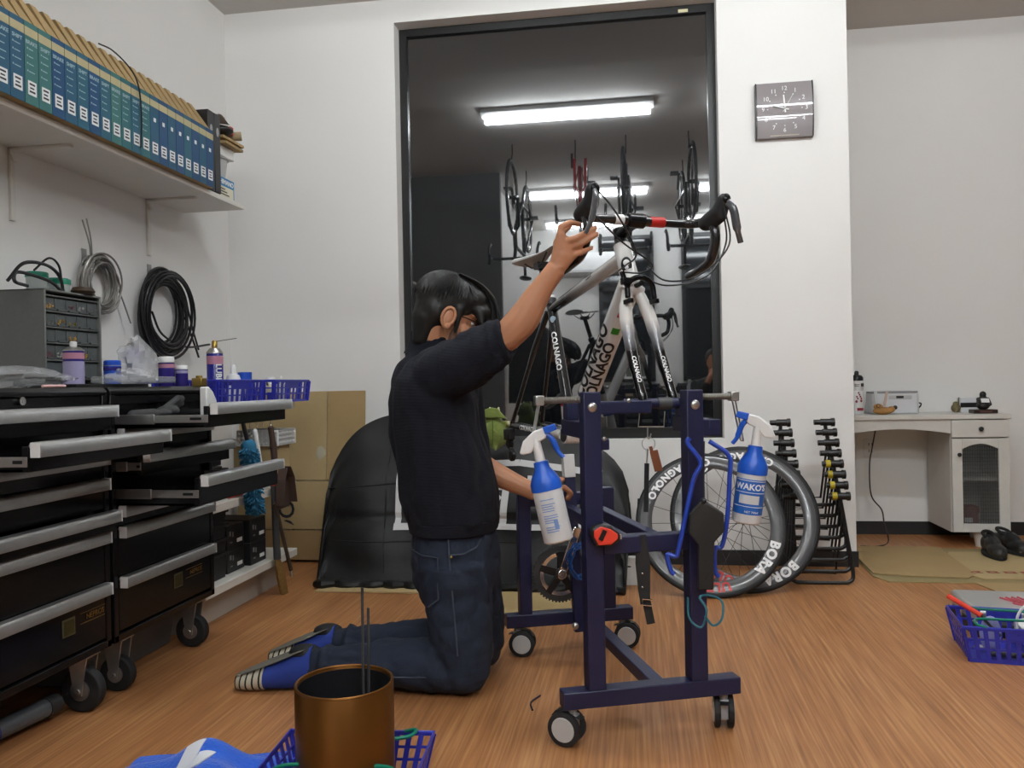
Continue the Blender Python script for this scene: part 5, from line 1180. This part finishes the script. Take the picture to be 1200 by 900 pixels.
# seatpost and saddle
SD = Vector((-.755,0,.625))
part('seat_clamp', B().tube([ST+Vector((0,0,-.005)),ST+Vector((-.004,0,.018))],.023,16), M_black, bk); part('seat_post', B().tube([ST, SD+Vector((-.005,0,-.045))],.0145,14), M_bc, bk); part('clamp_ring', B().tube([ST+Vector((-.004,0,.02)),ST+Vector((-.006,0,.03))],.019,14), M_white, bk)
sd = []
for i in range(15):
    f = i/14; x = .145-.275*f; w_ = .02+.055*max(0,(f-.25)/.75)**1.4; sd.append((x,w_,.012*math.cos(f*6)*.3))
sdl = B().tube([SD+Vector((x,0,.0+z)) for x,_,z in sd],[w for _,w,_ in sd],14,sx=1,up=(0,0,1))
for i, v in enumerate(sdl.v): sdl.v[i] = Vector((v.x, v.y, SD.z+(v.z-SD.z)*(.30 if v.z > SD.z else .22)))
part('saddle', sdl, mat('white_black_saddle', (.5,.5,.5), .35, var=.6, scale=6), bk)
part('saddle_rail', B().tube([SD+Vector((.09,-.02,-.01)),SD+Vector((.04,-.02,-.04)),SD+Vector((-.05,-.02,-.04)),SD+Vector((-.10,-.03,-.01))],.0035,6).tube([SD+Vector((.09,.02,-.01)),SD+Vector((.04,.02,-.04)),SD+Vector((-.05,.02,-.04)),SD+Vector((-.10,.03,-.01))],.0035,6).cbox(SD+Vector((-.005,0,-.04)),(.04,.05,.025)), M_black, bk)
# ================================================================ kneeling person
PL = Vector((-.58, 2.55, 0))
ps = thing('person', 'kneeling person in navy sweater and jeans reaching up to the handlebar', 'person', tuple(PL))
M_skin = mat('skin', '#b98363', .5, var=.08, scale=25, sub=.12, bump=.05, bscale=200)
M_swt = mat('navy_knit', (.0042,.0052,.0115), .95, var=.15, scale=30)
N, L, bs = nodes_of(M_swt)          # fine rib knit
tc = N.new('ShaderNodeTexCoord'); wv_ = N.new('ShaderNodeTexWave'); wv_.bands_direction = 'Z'; wv_.inputs['Scale'].default_value = 90; wv_.inputs['Distortion'].default_value = .6
L.new(tc.outputs['Object'], wv_.inputs['Vector']); bp = N.new('ShaderNodeBump'); bp.inputs['Strength'].default_value = .35; bp.inputs['Distance'].default_value = .004
L.new(wv_.outputs['Fac'], bp.inputs['Height']); L.new(bp.outputs[0], bs.inputs['Normal'])
M_jean = mat('dark_denim', (.014,.021,.040), .85, var=.45, scale=7, bump=.15, bscale=250); M_stitch = mat('jean_stitch', '#3f4653', .8); M_hair = mat('black_hair', (.009,.0085,.008), .5, var=.3, scale=60)
# head frame
HC = Vector((-.594, 2.53, 1.176)); az, pt_ = R(24), R(21)
hf = Vector((math.cos(pt_)*math.cos(az), math.cos(pt_)*math.sin(az), -math.sin(pt_))); hl = Vector((-math.sin(az), math.cos(az), 0)); hu = hf.cross(hl)
HM = Matrix(((hf.x,hl.x,hu.x,HC.x),(hf.y,hl.y,hu.y,HC.y),(hf.z,hl.z,hu.z,HC.z),(0,0,0,1)))
hd = B().ell((0,0,.03),(.096,.075,.083)).ell((.042,0,-.03),(.056,.060,.075)).ell((.048,0,-.085),(.045,.045,.034)).ell((.078,0,-.103),(.02,.022,.018))
hd.caps((.093,0,.0),(.112,0,-.04),.008,.013).ell((.10,0,-.045),(.014,.017,.010)).ell((.08,0,.02),(.022,.052,.012)).ell((.094,0,-.074),(.010,.024,.009))
for s in (-1,1): hd.ell((.06,s*.035,-.035),(.032,.025,.025))
body = hd.tf(HM)
body.caps(HM @ Vector((-.03,0,-.05)), (-.655,2.545,1.02), .056, .062)
# torso core, shoulders, hips and legs below the clothes
body.loft([(-.58,2.56,.40,.11,.15),(-.59,2.56,.50,.11,.15),(-.612,2.56,.66,.115,.155),(-.635,2.56,.80,.12,.17),(-.65,2.555,.92,.11,.17),(-.655,2.55,1.0,.08,.14),(-.655,2.55,1.04,.05,.07)],24)
SHR, ELR, WRR = Vector((-.60,2.425,.985)), Vector((-.372,2.348,1.088)), Vector((-.221,2.325,1.276))
body.caps(SHR, ELR, .055, .045); body.tube(bez([ELR, ELR.lerp(WRR,.3)+Vector((.006,0,-.006)), ELR.lerp(WRR,.65), WRR],4), [.044,.046,.047,.0475,.047,.045,.042,.039,.036,.033,.031,.030,.030], 14)
body.caps(ELR, ELR, .044).caps(WRR, WRR, .029)
SHL, ELL, WRL = Vector((-.595,2.69,.985)), Vector((-.565,2.735,.69)), Vector((-.345,2.725,.585))
body.caps(SHL, ELL, .055, .045); body.tube(bez([ELL, ELL.lerp(WRL,.4)+Vector((0,0,-.004)), WRL],5), [.044,.045,.046,.045,.043,.041,.038,.035,.032,.030,.029], 14); body.caps(ELL, ELL, .044).caps(WRL, WRL, .029)
for y0, y1 in ((2.475,2.462),(2.65,2.672)):
    body.caps((-.575,y0,.42),(-.54,y1,.085),.085,.06).caps((-.54,y1,.075),(-1.03,y1+.008,.055),.055,.042).caps((-1.04,y1+.008,.07),(-1.19,y1-.01,.045),.04,.03)
# right hand, reaching for the brake hood
def hw(px, py, Y): return wy(px, py, Y)
K = [hw(657,276,2.310), hw(661,283,2.315), hw(666,291,2.321), hw(671,299,2.327)]
for k in K: body.caps(WRR, k, .024, .0135)
body.caps(K[0], K[3], .014).caps(WRR.lerp(K[1],.5), WRR.lerp(K[2],.6), .022)
FING = [([K[0], hw(657,266,2.310), hw(668,261,2.320), hw(679,263,2.350)], .0098), ([K[1], hw(675,279,2.303), hw(688,272,2.310), hw(697,267,2.327)], .0098),
        ([K[2], hw(681,286,2.307), hw(692,279,2.313), hw(699,275,2.327)], .0092), ([K[3], hw(682,296,2.317), hw(689,292,2.325), hw(693,291,2.337)], .0082),
        ([WRR.lerp(K[0],.35)+Vector((-.004,.02,0)), hw(652,284,2.365), hw(660,272,2.390), hw(668,264,2.405)], .0105)]
for pts, r_ in FING:
    n_ = len(pts)
    for i in range(n_-1): body.caps(pts[i], pts[i+1], r_*(1.08-.08*i), r_*(1.0-.08*i), 10)
# left hand closing on the support post
KL = [Vector((-.275,2.70+.018*i,.600-.004*i)) for i in range(4)]
for k in KL: body.caps(WRL, k, .024, .0125)
body.caps(KL[0], KL[3], .013)
for i, k in enumerate(KL):
    a, b_, c_ = k+Vector((.03,.0,.006)), k+Vector((.048,.012,-.012)), k+Vector((.036,.022,-.034)); r_ = .0092-.0004*i
    body.caps(k, a, r_*1.05, r_, 10).caps(a, b_, r_, r_*.95, 10).caps(b_, c_, r_*.95, r_*.85, 10)
body.caps(WRL.lerp(KL[0],.35)+Vector((0,-.015,.01)), Vector((-.285,2.685,.63)), .013, .011, 10).caps(Vector((-.285,2.685,.63)), Vector((-.25,2.695,.632)), .0105, .009, 10)
bm_ = blob(body.mv(*(-PL)), .0042, 3)
part('body', bm_, M_skin, ps)
HL = Matrix.Translation(-PL) @ HM
for s in (-1,1):
    e_ = B().ell((-.002,s*.078,-.022),(.021,.009,.033)).ell((.004,s*.082,-.045),(.011,.008,.012))
    e_.tube([(-.002+.019*math.cos(a*.42), s*(.083+.002*math.sin(a*.42)), -.018+.029*math.sin(a*.42)) for a in range(15)], .0055, 8, closed=True)
    part('ear', B().add([HL @ v for v in e_.v], e_.f), M_skin, ps)
    part('eye', B().ell((.082,s*.030,-.006),(.009,.011,.006)).tf(HL), mat('eye_white', (.6,.58,.55), .3), ps); part('eyebrow', B().caps((.099,s*.018,.020),(.088,s*.046,.018),.004,.003,8).tf(HL), M_hair, ps)
part('stubble', B().ell((.036,-.049,-.062),(.012,.0125,.036)).ell((.05,-.040,-.092),(.022,.012,.012)).tf(HL), mat('stubble_skin', '#6b4c3c', .8, var=.4, scale=160), ps)
# fingernails
for pts, r_ in FING[:4]:
    a, b_ = pts[-2]-PL, pts[-1]-PL; d = (b_-a).normalized(); part('fingernail', B().ell(b_+d*.002+Vector((0,-r_*.78,.002)),(.005,.0022,.0042)), mat('nail', '#d0a090', .3), ps)
# hair: volume plus combed strands
hv = B().ell((-.010,0,.044),(.105,.087,.085)).ell((-.034,0,.0),(.070,.080,.074)).caps((-.048,-.01,-.04),(-.046,-.01,-.098),.056,.034).caps((.025,-.073,.02),(.036,-.068,-.055),.014,.007).caps((.025,.073,.02),(.036,.068,-.055),.014,.007)
hv.ell((.062,0,.068),(.066,.077,.052)).ell((.108,-.01,.045),(.040,.062,.036))
for y, dx, dz in ((-.058,-.03,-.01),(-.04,.0,-.004),(-.018,.010,.0),(.005,.004,-.012),(.03,-.006,.0),(.05,-.02,-.006)): hv.caps((.118+dx,y,.035),(.140+dx,y-.018,.004+dz),.02,.005)
hair = part('hair', blob(hv.tf(HL), .005, 10), M_hair, ps)
rnd = random.Random(21); st_ = B()
for k in range(1500):
    ph = rnd.uniform(-math.pi, math.pi); c_, s_ = math.cos(ph), math.sin(ph)
    end = 1.3 if c_ > .45 else (1.30+.85*(.45-c_)); t0 = rnd.uniform(.0,1.0); end = min(end+rnd.uniform(-.1,.12), t0+rnd.uniform(.5,.9)); pts = []; lf = .985+.035*rnd.random()
    for j in range(6):
        th = t0 + (end-t0)*j/5; lift = lf + (.02*(j/5)**2)
        v = Vector((-.010+.106*lift*math.sin(th)*c_, .088*lift*math.sin(th)*s_, .044+.086*lift*math.cos(th)))
        if c_ > .45: v += Vector((.045,-.012,-.005))*(j/5)**1.3*(c_-.2)
        pts.append(v)
    st_.tube(pts, [.0016,.0024,.0025,.0023,.0018,.0006], 4)
for k in range(220):
    y = rnd.uniform(-.062,.06); z = rnd.uniform(-.015,.02); st_.tube(bez([(-.01,y*.9,.126),(.07,y,.114+z*.2),(.122+rnd.uniform(-.006,.006),y-.008,.072+z*.5),(.146+rnd.uniform(-.012,.010),y-.020,.016+z)],3), [.002,.0028]+[.003]*5+[.0024,.0016,.0006], 4)
part('strands', st_.tf(HL), M_hair, hair, kind='stuff')
# glasses
gs = B().tube([(.0,-.079,-.004),(.05,-.073,.0),(.098,-.062,.0)],.0017,6)
for s in (-1,1): gs.tube([(.112-.006*abs(math.sin(a*.35)), s*.033+.024*math.cos(a*.35), -.004+.017*math.sin(a*.35)) for a in range(18)],.0016,6,closed=True)
gs.tube([(.116,-.008,0),(.118,0,.004),(.116,.008,0)],.0016,6).tube([(.0,.079,-.004),(.098,.062,.0)],.0017,6)
part('glasses', gs.tf(HL), mat('brown_metal_frame', '#3a2620', .3, .6), ps)
# sweater
sw_ = B().loft([(-.588,2.56,.50,.132,.175),(-.59,2.56,.53,.15,.192),(-.603,2.56,.60,.158,.198),(-.615,2.56,.70,.150,.20),(-.637,2.56,.80,.142,.203),(-.645,2.558,.90,.140,.203),(-.652,2.555,.97,.122,.19),(-.655,2.55,1.02,.098,.145),(-.650,2.545,1.055,.076,.085),(-.648,2.545,1.075,.07,.072)],28)
cuff = SHR.lerp(ELR,.98)
sw_.tube(bez([SHR+Vector((-.02,.02,-.015)), SHR.lerp(ELR,.45)+Vector((0,0,-.012)), SHR.lerp(ELR,.8)+Vector((0,0,-.005)), cuff],5),[.088,.089,.09,.09,.088,.086,.083,.080,.077,.074,.071,.069,.067,.064,.062,.060],18)
d_ = (ELR-SHR).normalized()
for f, r_ in ((.55,.079),(.70,.075),(.84,.071),(.95,.064)):
    c_ = SHR.lerp(ELR,f)+Vector((0,0,-.008)); u_ = d_.cross(Vector((0,1,0))).normalized()
    sw_.tube([c_+(u_*math.cos(a*.3142)+Vector((0,1,0))*math.sin(a*.3142))*r_*.94 + d_*.012*math.sin(a*.3142+f*9) for a in range(20)],.0115,8,closed=True)
sw_.caps(SHL+Vector((0,-.02,-.01)), ELL+Vector((0,0,.02)), .082, .066)
part('sweater', ruffle(blob(sw_.mv(*(-PL)), .008, 4), .008, 9, (1.5,1.5,.55), 3), M_swt, ps)
co_ = B().loft([(-.645,2.543,1.035,.09,.098),(-.643,2.543,1.06,.081,.084),(-.641,2.542,1.085,.075,.076),(-.640,2.542,1.108,.073,.073),(-.640,2.542,1.112,.068,.068),(-.640,2.542,1.105,.06,.06)],30)
for v in co_.v: v.z -= .22*(v.x+.64)
part('collar', co_.mv(*(-PL)), M_swt, ps)
part('rib_hem', B().loft([(-.588-PL.x,2.56-PL.y,.488,.130,.172),(-.588-PL.x,2.56-PL.y,.492,.139,.182),(-.588-PL.x,2.56-PL.y,.528,.146,.189),(-.588-PL.x,2.56-PL.y,.53,.13,.17)],36), M_swt, ps)
# jeans
jn = B().loft([(-.585,2.56,.26,.10,.15),(-.58,2.56,.32,.135,.17),(-.582,2.56,.38,.142,.178),(-.585,2.56,.44,.138,.177),(-.588,2.56,.515,.125,.165)],26)
for y0, y1 in ((2.475,2.462),(2.65,2.672)):
    jn.tube(bez([(-.57,y0,.40),(-.56,y0-.003,.28),(-.545,y1,.16),(-.54,y1,.088)],4),[.112,.111,.110,.108,.106,.104,.102,.099,.096,.093,.09,.088,.086],16)
    jn.ell((-.545,y1,.088),(.088,.083,.086)); jn.ell((-.62,y1,.10),(.07,.075,.085))
    jn.tube(bez([(-.55,y1,.078),(-.72,y1+.002,.088),(-.88,y1+.006,.076),(-1.035,y1+.008,.064)],5),[.076,.078,.08,.08,.08,.079,.077,.075,.073,.071,.069,.067,.065,.062,.060,.058],16)
    for f in (.1,.5,.86): jn.tube(circ((-1.03+.45*f,y1+.006,.075),.06+.012*f,16,'x'),.009,6,closed=True)
jm = ruffle(blob(jn.mv(*(-PL)), .0075, 4), .006, 13, (1,1.4,1.2), 8)
jo = part('jeans', jm, M_jean, ps)
yy = 2.355-PL.y
def jl(pts): return [Vector((x-PL.x, y, z)) for x, y, z in pts]
part('side_seam', B().tube(jl([(-.565,2.378-PL.y,.49),(-.562,2.376-PL.y,.42),(-.552,2.362-PL.y,.33),(-.545,2.362-PL.y,.24),(-.54,2.363-PL.y,.15)]),.0028,6), M_stitch, jo)
part('back_pocket', B().tube(jl([(-.70,2.455-PL.y,.445),(-.655,2.405-PL.y,.437),(-.60,2.383-PL.y,.435),(-.598,2.372-PL.y,.38),(-.596,2.366-PL.y,.315),(-.63,2.375-PL.y,.29)]),.0024,6), M_stitch, jo)
part('front_pocket', B().tube(jl([(-.56,2.376-PL.y,.445),(-.52,2.385-PL.y,.447),(-.487,2.41-PL.y,.462),(-.475,2.42-PL.y,.485)]),.0024,6), M_stitch, jo)
part('shank_seam', B().tube(jl([(-.62,2.388-PL.y,.075),(-.78,2.382-PL.y,.072),(-.95,2.394-PL.y,.062)]),.0024,6), M_stitch, jo)
part('rivet', B().ell((-.556-PL.x,2.373-PL.y,.44),(.004,.003,.004)), M_gold, jo)
# slippers
M_toe = ramp_mat('striped_toe_cloth', [(0,'#c9c0aa'),(.72,'#1a1815')], 0, -.30, 0, .8, wave=14)
for k, (hx_, hy_, tx_, ty_) in enumerate(((-1.03,2.462,-1.275,2.435),(-1.04,2.685,-1.27,2.66))):
    h_, t_ = Vector((hx_,hy_,.0)), Vector((tx_,ty_,.0)); d = (t_-h_); ln = d.length; ang = math.atan2(d.y,d.x)
    sl = part('slipper', B(), M_dark, ps) if False else None
    Mx = Matrix.Translation(Vector((hx_,hy_,0))-PL) @ Matrix.Rotation(ang,4,'Z')
    def sec(f0, f1, grow=0):
        b = B(); n_ = 9; secs = []
        for i in range(n_):
            f = f0+(f1-f0)*i/(n_-1); x = f*ln; w_ = (.046+.006*math.sin(f*3.1))*(1 if f < .78 else max(.12,(1-((f-.78)/.24)**2)**.5 if f < 1.01 else .1)); hh = .066*(1-f)+.020*f; zc = hh+.003
            secs.append((x, w_+grow, zc, hh+grow))
        vs = []; m_ = 18
        for x, w_, zc, hh in secs:
            for j in range(m_):
                a = 2*math.pi*j/m_; vs.append((x, w_*math.cos(a), max(.003, zc+hh*math.sin(a))))
        fs = [(i*m_+j, i*m_+(j+1)%m_, (i+1)*m_+(j+1)%m_, (i+1)*m_+j) for i in range(n_-1) for j in range(m_)] + [tuple(range(m_)), tuple((n_-1)*m_+j for j in range(m_))]
        return b.add(vs, fs)
    up_ = part('slipper', sec(.0,.62), mat('blue_slipper_cloth', (.02,.045,.26), .85), ps, label='blue slipper with striped toe')
    tp_ = sec(.60,1.0,.002); 
    o_ = part('toe_cap', tp_.mv(-ln,0,0), M_toe, up_); o_.matrix_local = Matrix.Translation((ln,0,0))
    so_ = part('sole', B().tube([(.03,0,.126),(ln*.4,0,.100),(ln*.75,0,.068),(ln*.97,0,.048)],[.034,.044,.042,.020],10,sx=1,up=(0,0,1)).tf(Matrix.Identity(4)), mat('grey_felt_sole', '#6d6a60', .9), up_)
    s_ = so_.data
    for v in s_.vertices:                       # flatten the sole into a thin slab along the foot
        f = v.co.x/ln; zc = .138-.094*f; v.co.z = zc + (v.co.z-zc)*.08
    part('heel_lining', B().ell((.03,-.012,.112),(.05,.042,.024)), M_rubber, up_); part('side_panel', B().ell((.028,-.042,.085),(.028,.013,.034)), M_bott, up_)
    up_.matrix_local = Mx
# ================================================================ the part of the shop behind the camera, seen in the dark window
def simple_bike(label, fc, loc, rot, group, front_wheel=True):
    t = thing('hanging_bicycle', label, 'bicycle', loc, rot, group)
    m = mat('frame_'+fc[1:], fc, .3, coat=.5)
    r0, f0, bb, hb_, ht_, st_ = Vector((-.41,0,.335)), Vector((.58,0,.335)), Vector((0,0,.265)), Vector((.47,0,.62)), Vector((.43,0,.76)), Vector((-.14,0,.74))
    part('frame', B().tube([bb,hb_],.02,8).tube([bb,st_],.016,8).tube([st_,ht_+Vector((.01,0,-.02))],.016,8).tube([hb_,ht_],.02,8).tube([bb,r0+Vector((0,.06,0))],.011,6).tube([bb,r0+Vector((0,-.06,0))],.011,6).tube([st_,r0+Vector((0,.06,0))],.009,6).tube([st_,r0+Vector((0,-.06,0))],.009,6), m, t)
    part('fork', B().tube([hb_,hb_+Vector((.03,.045,-.05)),f0+Vector((0,.05,0))],.013,8).tube([hb_,hb_+Vector((.03,-.045,-.05)),f0+Vector((0,-.05,0))],.013,8), m, t)
    for c in ((r0,f0) if front_wheel else ()):
        wv2 = part('wheel', B().tube(circ(c,.322,48),.013,8,closed=True), M_tyre, t); part('rim', B().tube(circ(c,.296,48),.012,6,closed=True), M_carb, wv2)
        s_ = B().cyl(c+Vector((0,-.04,0)),c+Vector((0,.04,0)),.018)
        for i in range(20): a = .314*i; s_.tube([c, c+Vector((.29*math.cos(a),0,.29*math.sin(a)))],.0015,4)
        part('spokes', s_, M_spoke, wv2)
    b2 = BCs = Vector((.50,0,.86)); hb2 = B()
    for s in (-1,1): hb2.tube(bez([b2,b2+Vector((0,s*.17,0)),b2+Vector((.07,s*.21,0)),b2+Vector((.09,s*.215,-.06)),b2+Vector((.0,s*.22,-.13)),b2+Vector((-.05,s*.22,-.13))],5),.013,8).caps(b2+Vector((.07,s*.21,.0)),b2+Vector((.12,s*.21,.05)),.017,.015)
    part('handlebar', hb2.tube([ht_,b2],.017,8), M_black, t); part('saddle', B().ell((-.20,0,.95),(.13,.06,.02)).tube([st_,(-.19,0,.93)],.014,8), M_black, t)
    part('crank', B().cyl(bb+Vector((0,-.05,0)),bb+Vector((0,-.045,0)),.085,n=28).bar(bb+Vector((0,-.07,0)),bb+Vector((.12,-.07,-.12)),.022,.012).bar(bb+Vector((0,.07,0)),bb+Vector((-.12,.07,.12)),.022,.012).cbox(bb+Vector((.12,-.11,-.12)),(.09,.07,.02)).cbox(bb+Vector((-.12,.11,.12)),(.09,.07,.02)), M_dark, t)
    return t
G = 'bicycles hanging upside down from the ceiling'
for k, (x, yf, zt, col, fwh, rz, lb) in enumerate(((-1.06,1.72,2.93,'#111214',True,90,'black bicycle hanging upside down nearest the grey partition'), (-.50,1.72,2.93,'#7a1518',False,86,'dark red bicycle frame without wheels hanging upside down'),
        (-.06,1.78,2.96,'#161719',True,92,'black bicycle hanging upside down beside the red one'), (.47,1.78,2.97,'#1b1c16',True,88,'black bicycle hanging upside down nearest the clock side'))):
    b_ = simple_bike(lb, col, (x, yf-.58, zt + (0 if fwh else .31)), (R(180), 0, R(rz)), G, fwh)
    for j, yy_ in enumerate((yf-.05, yf-.98)):
        solo('ceiling_hook', B().tube(bez([(0,0,3.08-zt),(0,0,.06),(.03,0,.035),(.035,0,-.01),(.0,0,-.035),(-.02,0,-.02)],4),.006,6), M_black, 'black ceiling hook at the %s end of the %s' % (('front','rear')[j], lb.replace(' hanging upside down','')), 'hook', (x,yy_,zt), (0,0,R(90)), 'ceiling hooks')
# air conditioner on the far wall
t = thing('air_conditioner', 'white wall air conditioner above the seats opposite the window', 'air conditioner', (-1.02, YF, 2.42))
part('housing', B().prism([(0,0),(-.0,.30),(.20,.30),(.23,.20),(.22,.05),(.12,0)], 0, .80, 'x').tf(Matrix(((1,0,0,0),(0,1,0,0),(0,0,1,0),(0,0,0,1)))), M_white, t, bevel=.01); part('louvre', B().box(.04,.20,.03,.76,.225,.06), mat('light_grey_panel', '#888'), t)
# long dark work table with things on it
t = thing('work_table', 'long black work table behind the photographer', 'table', (.45, -.75, 0))
part('table_top', B().box(-.85,-.35,.70,.95,.35,.74), M_blackgl, t, bevel=.004)
for x in (-.8,.9):
    for y in (-.3,.3): part('leg', B().box(x-.025,y-.025,0,x+.025,y+.025,.70), M_black, t)
t = thing('straw_hat', 'pale brimmed hat lying on the black work table', 'hat', (-.15,-.65,.7405))
part('brim', B().lathe([(.0,0),(.19,.0),(.20,.01),(.185,.012),(.0,.012)],32), mat('straw', '#a3947a', .9), t); part('crown', B().lathe([(.10,.012),(.095,.09),(.07,.115),(0,.118)],28), MATS['straw'], t); part('hat_band', B().lathe([(.102,.014),(.1,.045)],28), M_black, t)
t = thing('desk_fan', 'small white round desk fan on the black work table', 'fan', (.35,-.60,.7405))
part('base', B().lathe([(.08,0),(.08,.015),(.02,.03),(.015,.12),(0,.12)],24), M_white, t); part('guard', B().tube([(0,-.02,.2),(0,.02,.2)],[.10,.10],28), M_white, t)
t = thing('water_bottle', 'clear water bottle on the black work table', 'bottle', (.58,-.55,.7405))
part('bottle', B().lathe([(.032,0),(.033,.15),(.014,.19),(.014,.205),(0,.205)],18), MATS['clear_jar_plastic'], t); part('cap', B().lathe([(.016,.205),(.016,.222),(0,.222)],14), M_white, t)
t = thing('black_sofa', 'low black sofa under the narrow windows', 'sofa', (.55,-1.95,0))
part('seat', B().box(-.9,-.4,.12,.9,.4,.45), M_rubber, t, bevel=.03); part('backrest', B().box(-.9,-.45,.45,.9,-.25,.92), M_rubber, t, bevel=.04)
for s in (-1,1): part('armrest', B().box(s*.9-.09,-.45,.05,s*.9+.09,.4,.62), M_rubber, t, bevel=.03)
t = thing('picture_frame', 'white framed picture standing on the sofa back sill', 'picture', (-.02,-2.46,1.15))
part('frame', B().box(-.16,0,-.16,.16,.02,-.13).box(-.16,0,.13,.16,.02,.16).box(-.16,0,-.13,-.13,.02,.13).box(.13,0,-.13,.16,.02,.13), M_white, t); part('picture', B().box(-.13,.004,-.13,.13,.01,.13), mat('grey_picture', (.12,.14,.12), .5, var=.6, scale=30), t)
# garments on a rail by the partition
t = thing('clothes_rail', 'black clothes rail standing by the grey partition', 'rail', (-1.08,-.35,0))
part('rail', B().tube([(-.02,-.5,0),(-.02,-.5,1.65),(-.02,.5,1.65),(-.02,.5,0)],.014,8), M_black, t)
for k in range(4):
    g = B(); secs = [(0,0,1.62,.012,.012),(0,0,1.58,.05,.10),(0,0,1.50,.05,.21),(0,0,1.2,.05,.22),(0,0,.95 if k else .75,.055,.23)]
    solo('garment', g.loft(secs,16), [M_rubber, mat('grey_tshirt', (.22,.22,.22), .9), M_rubber, M_swt][k], ('black long coat hanging on the clothes rail','grey shirt hanging on the clothes rail','black jacket hanging between shirt and sweater on the rail','navy sweater hanging on the clothes rail')[k], 'clothing', (-1.10,.42-.26*k,0), (0,0,R(90+8*k-10)), smooth=60)
# second person, seated beside the camera
p2 = thing('person', 'seated dark haired person in black with hand at chin beside the work table', 'person', (.80,-.02,0))
b_ = B().ell((0,0,1.16),(.075,.092,.11)).ell((0,.04,1.10),(.055,.05,.06)).ell((-.0,.092,1.13),(.012,.016,.018)).caps((0,-.01,1.07),(0,-.04,.96),.052,.06)
b_.loft([(0,-.05,.46,.17,.12),(0,-.05,.70,.16,.11),(0,-.05,.88,.19,.11),(0,-.05,.95,.14,.08),(0,-.05,.98,.06,.06)],20)
for s in (-1,1): b_.caps((s*.18,-.05,.90),(s*.20,.08,.68),.05,.042).caps((s*.09,-.02,.50),(s*.11,.40,.48),.085,.07).caps((s*.11,.40,.46),(s*.11,.42,.06),.06,.045).caps((s*.11,.40,.04),(s*.11,.55,.03),.04,.03)
b_.caps((-.20,.08,.68),(-.05,.13,.98),.04,.03).caps((.20,.08,.68),(.05,.22,.56),.04,.03)
for i in range(4): b_.caps((-.055+.012*i,.125,1.0),(-.045+.014*i,.12,1.055),.011,.009).caps((-.045+.014*i,.12,1.055),(-.03+.014*i,.10,1.075),.009,.008)
b_.caps((-.03,.12,1.0),(.0,.115,1.03),.011,.01).caps((-.05,.13,.98),(-.02,.125,1.02),.03,.025)
for i in range(4): b_.caps((.03+.014*i,.24,.55),(.02+.014*i,.30,.545),.010,.009)
part('body', blob(b_, .007, 3), M_skin, p2)
part('hair', blob(B().ell((0,-.02,1.19),(.09,.095,.10)).caps((0,.04,1.25),(0,.085,1.215),.04,.02).ell((0,-.05,1.12),(.075,.06,.07)), .006, 3), M_hair, p2)
part('black_top', blob(B().loft([(0,-.05,.44,.185,.135),(0,-.05,.70,.175,.125),(0,-.05,.88,.205,.122),(0,-.05,.96,.15,.09),(0,-.045,.99,.07,.07)],20).caps((-.18,-.05,.90),(-.205,.08,.67),.062,.054).caps((.18,-.05,.90),(.205,.08,.67),.062,.054).caps((-.205,.08,.67),(-.09,.12,.90),.05,.042).caps((.205,.08,.67),(.09,.18,.58),.05,.042), .009, 3), M_rubber, p2)
part('trousers', blob(B().caps((-.09,-.03,.50),(-.11,.40,.48),.10,.08).caps((.09,-.03,.50),(.11,.40,.48),.10,.08).caps((-.11,.40,.46),(-.11,.42,.09),.075,.06).caps((.11,.40,.46),(.11,.42,.09),.075,.06), .009, 3), M_dark, p2)
t = thing('stool', 'low black stool under the seated person', 'stool', (.80,-.04,0))
part('seat', B().lathe([(.17,.36),(.18,.37),(.18,.395),(.17,.40),(0,.40)],24), M_rubber, t)
for i in range(4): a = R(45+90*i); part('leg', B().tube([(.12*math.cos(a),.12*math.sin(a),.36),(.17*math.cos(a),.17*math.sin(a),0)],.012,8), M_black, t)

# ---- white box and tyre levers in a bag by the wall, behind the stand
t = thing('flat_box', 'flat white box standing on the floor by the wall below the window', 'box', tuple(wz(732,686,0)))
part('carton', B().box(-.06,0,0,.06,.05,.13), mat('white_card', '#fff'), t, bevel=.003); part('slot', B().box(-.02,-.001,.085,.03,.001,.091), M_dark, t)
for k, (px, py, ht) in enumerate(((738,683,.36),(751,683,.38))):
    q_ = wz(px, py, 0); solo('tyre_lever', B().tube([(0,.05,.0),(0,.06,ht*.6),(0,.07,ht)],[.016,.017,.008],8,sx=.5), M_black, ('long black lever standing behind the flat white box','long black lever standing beside the strap near the wheel')[k], 'lever', tuple(q_+Vector((0,.06,0))))
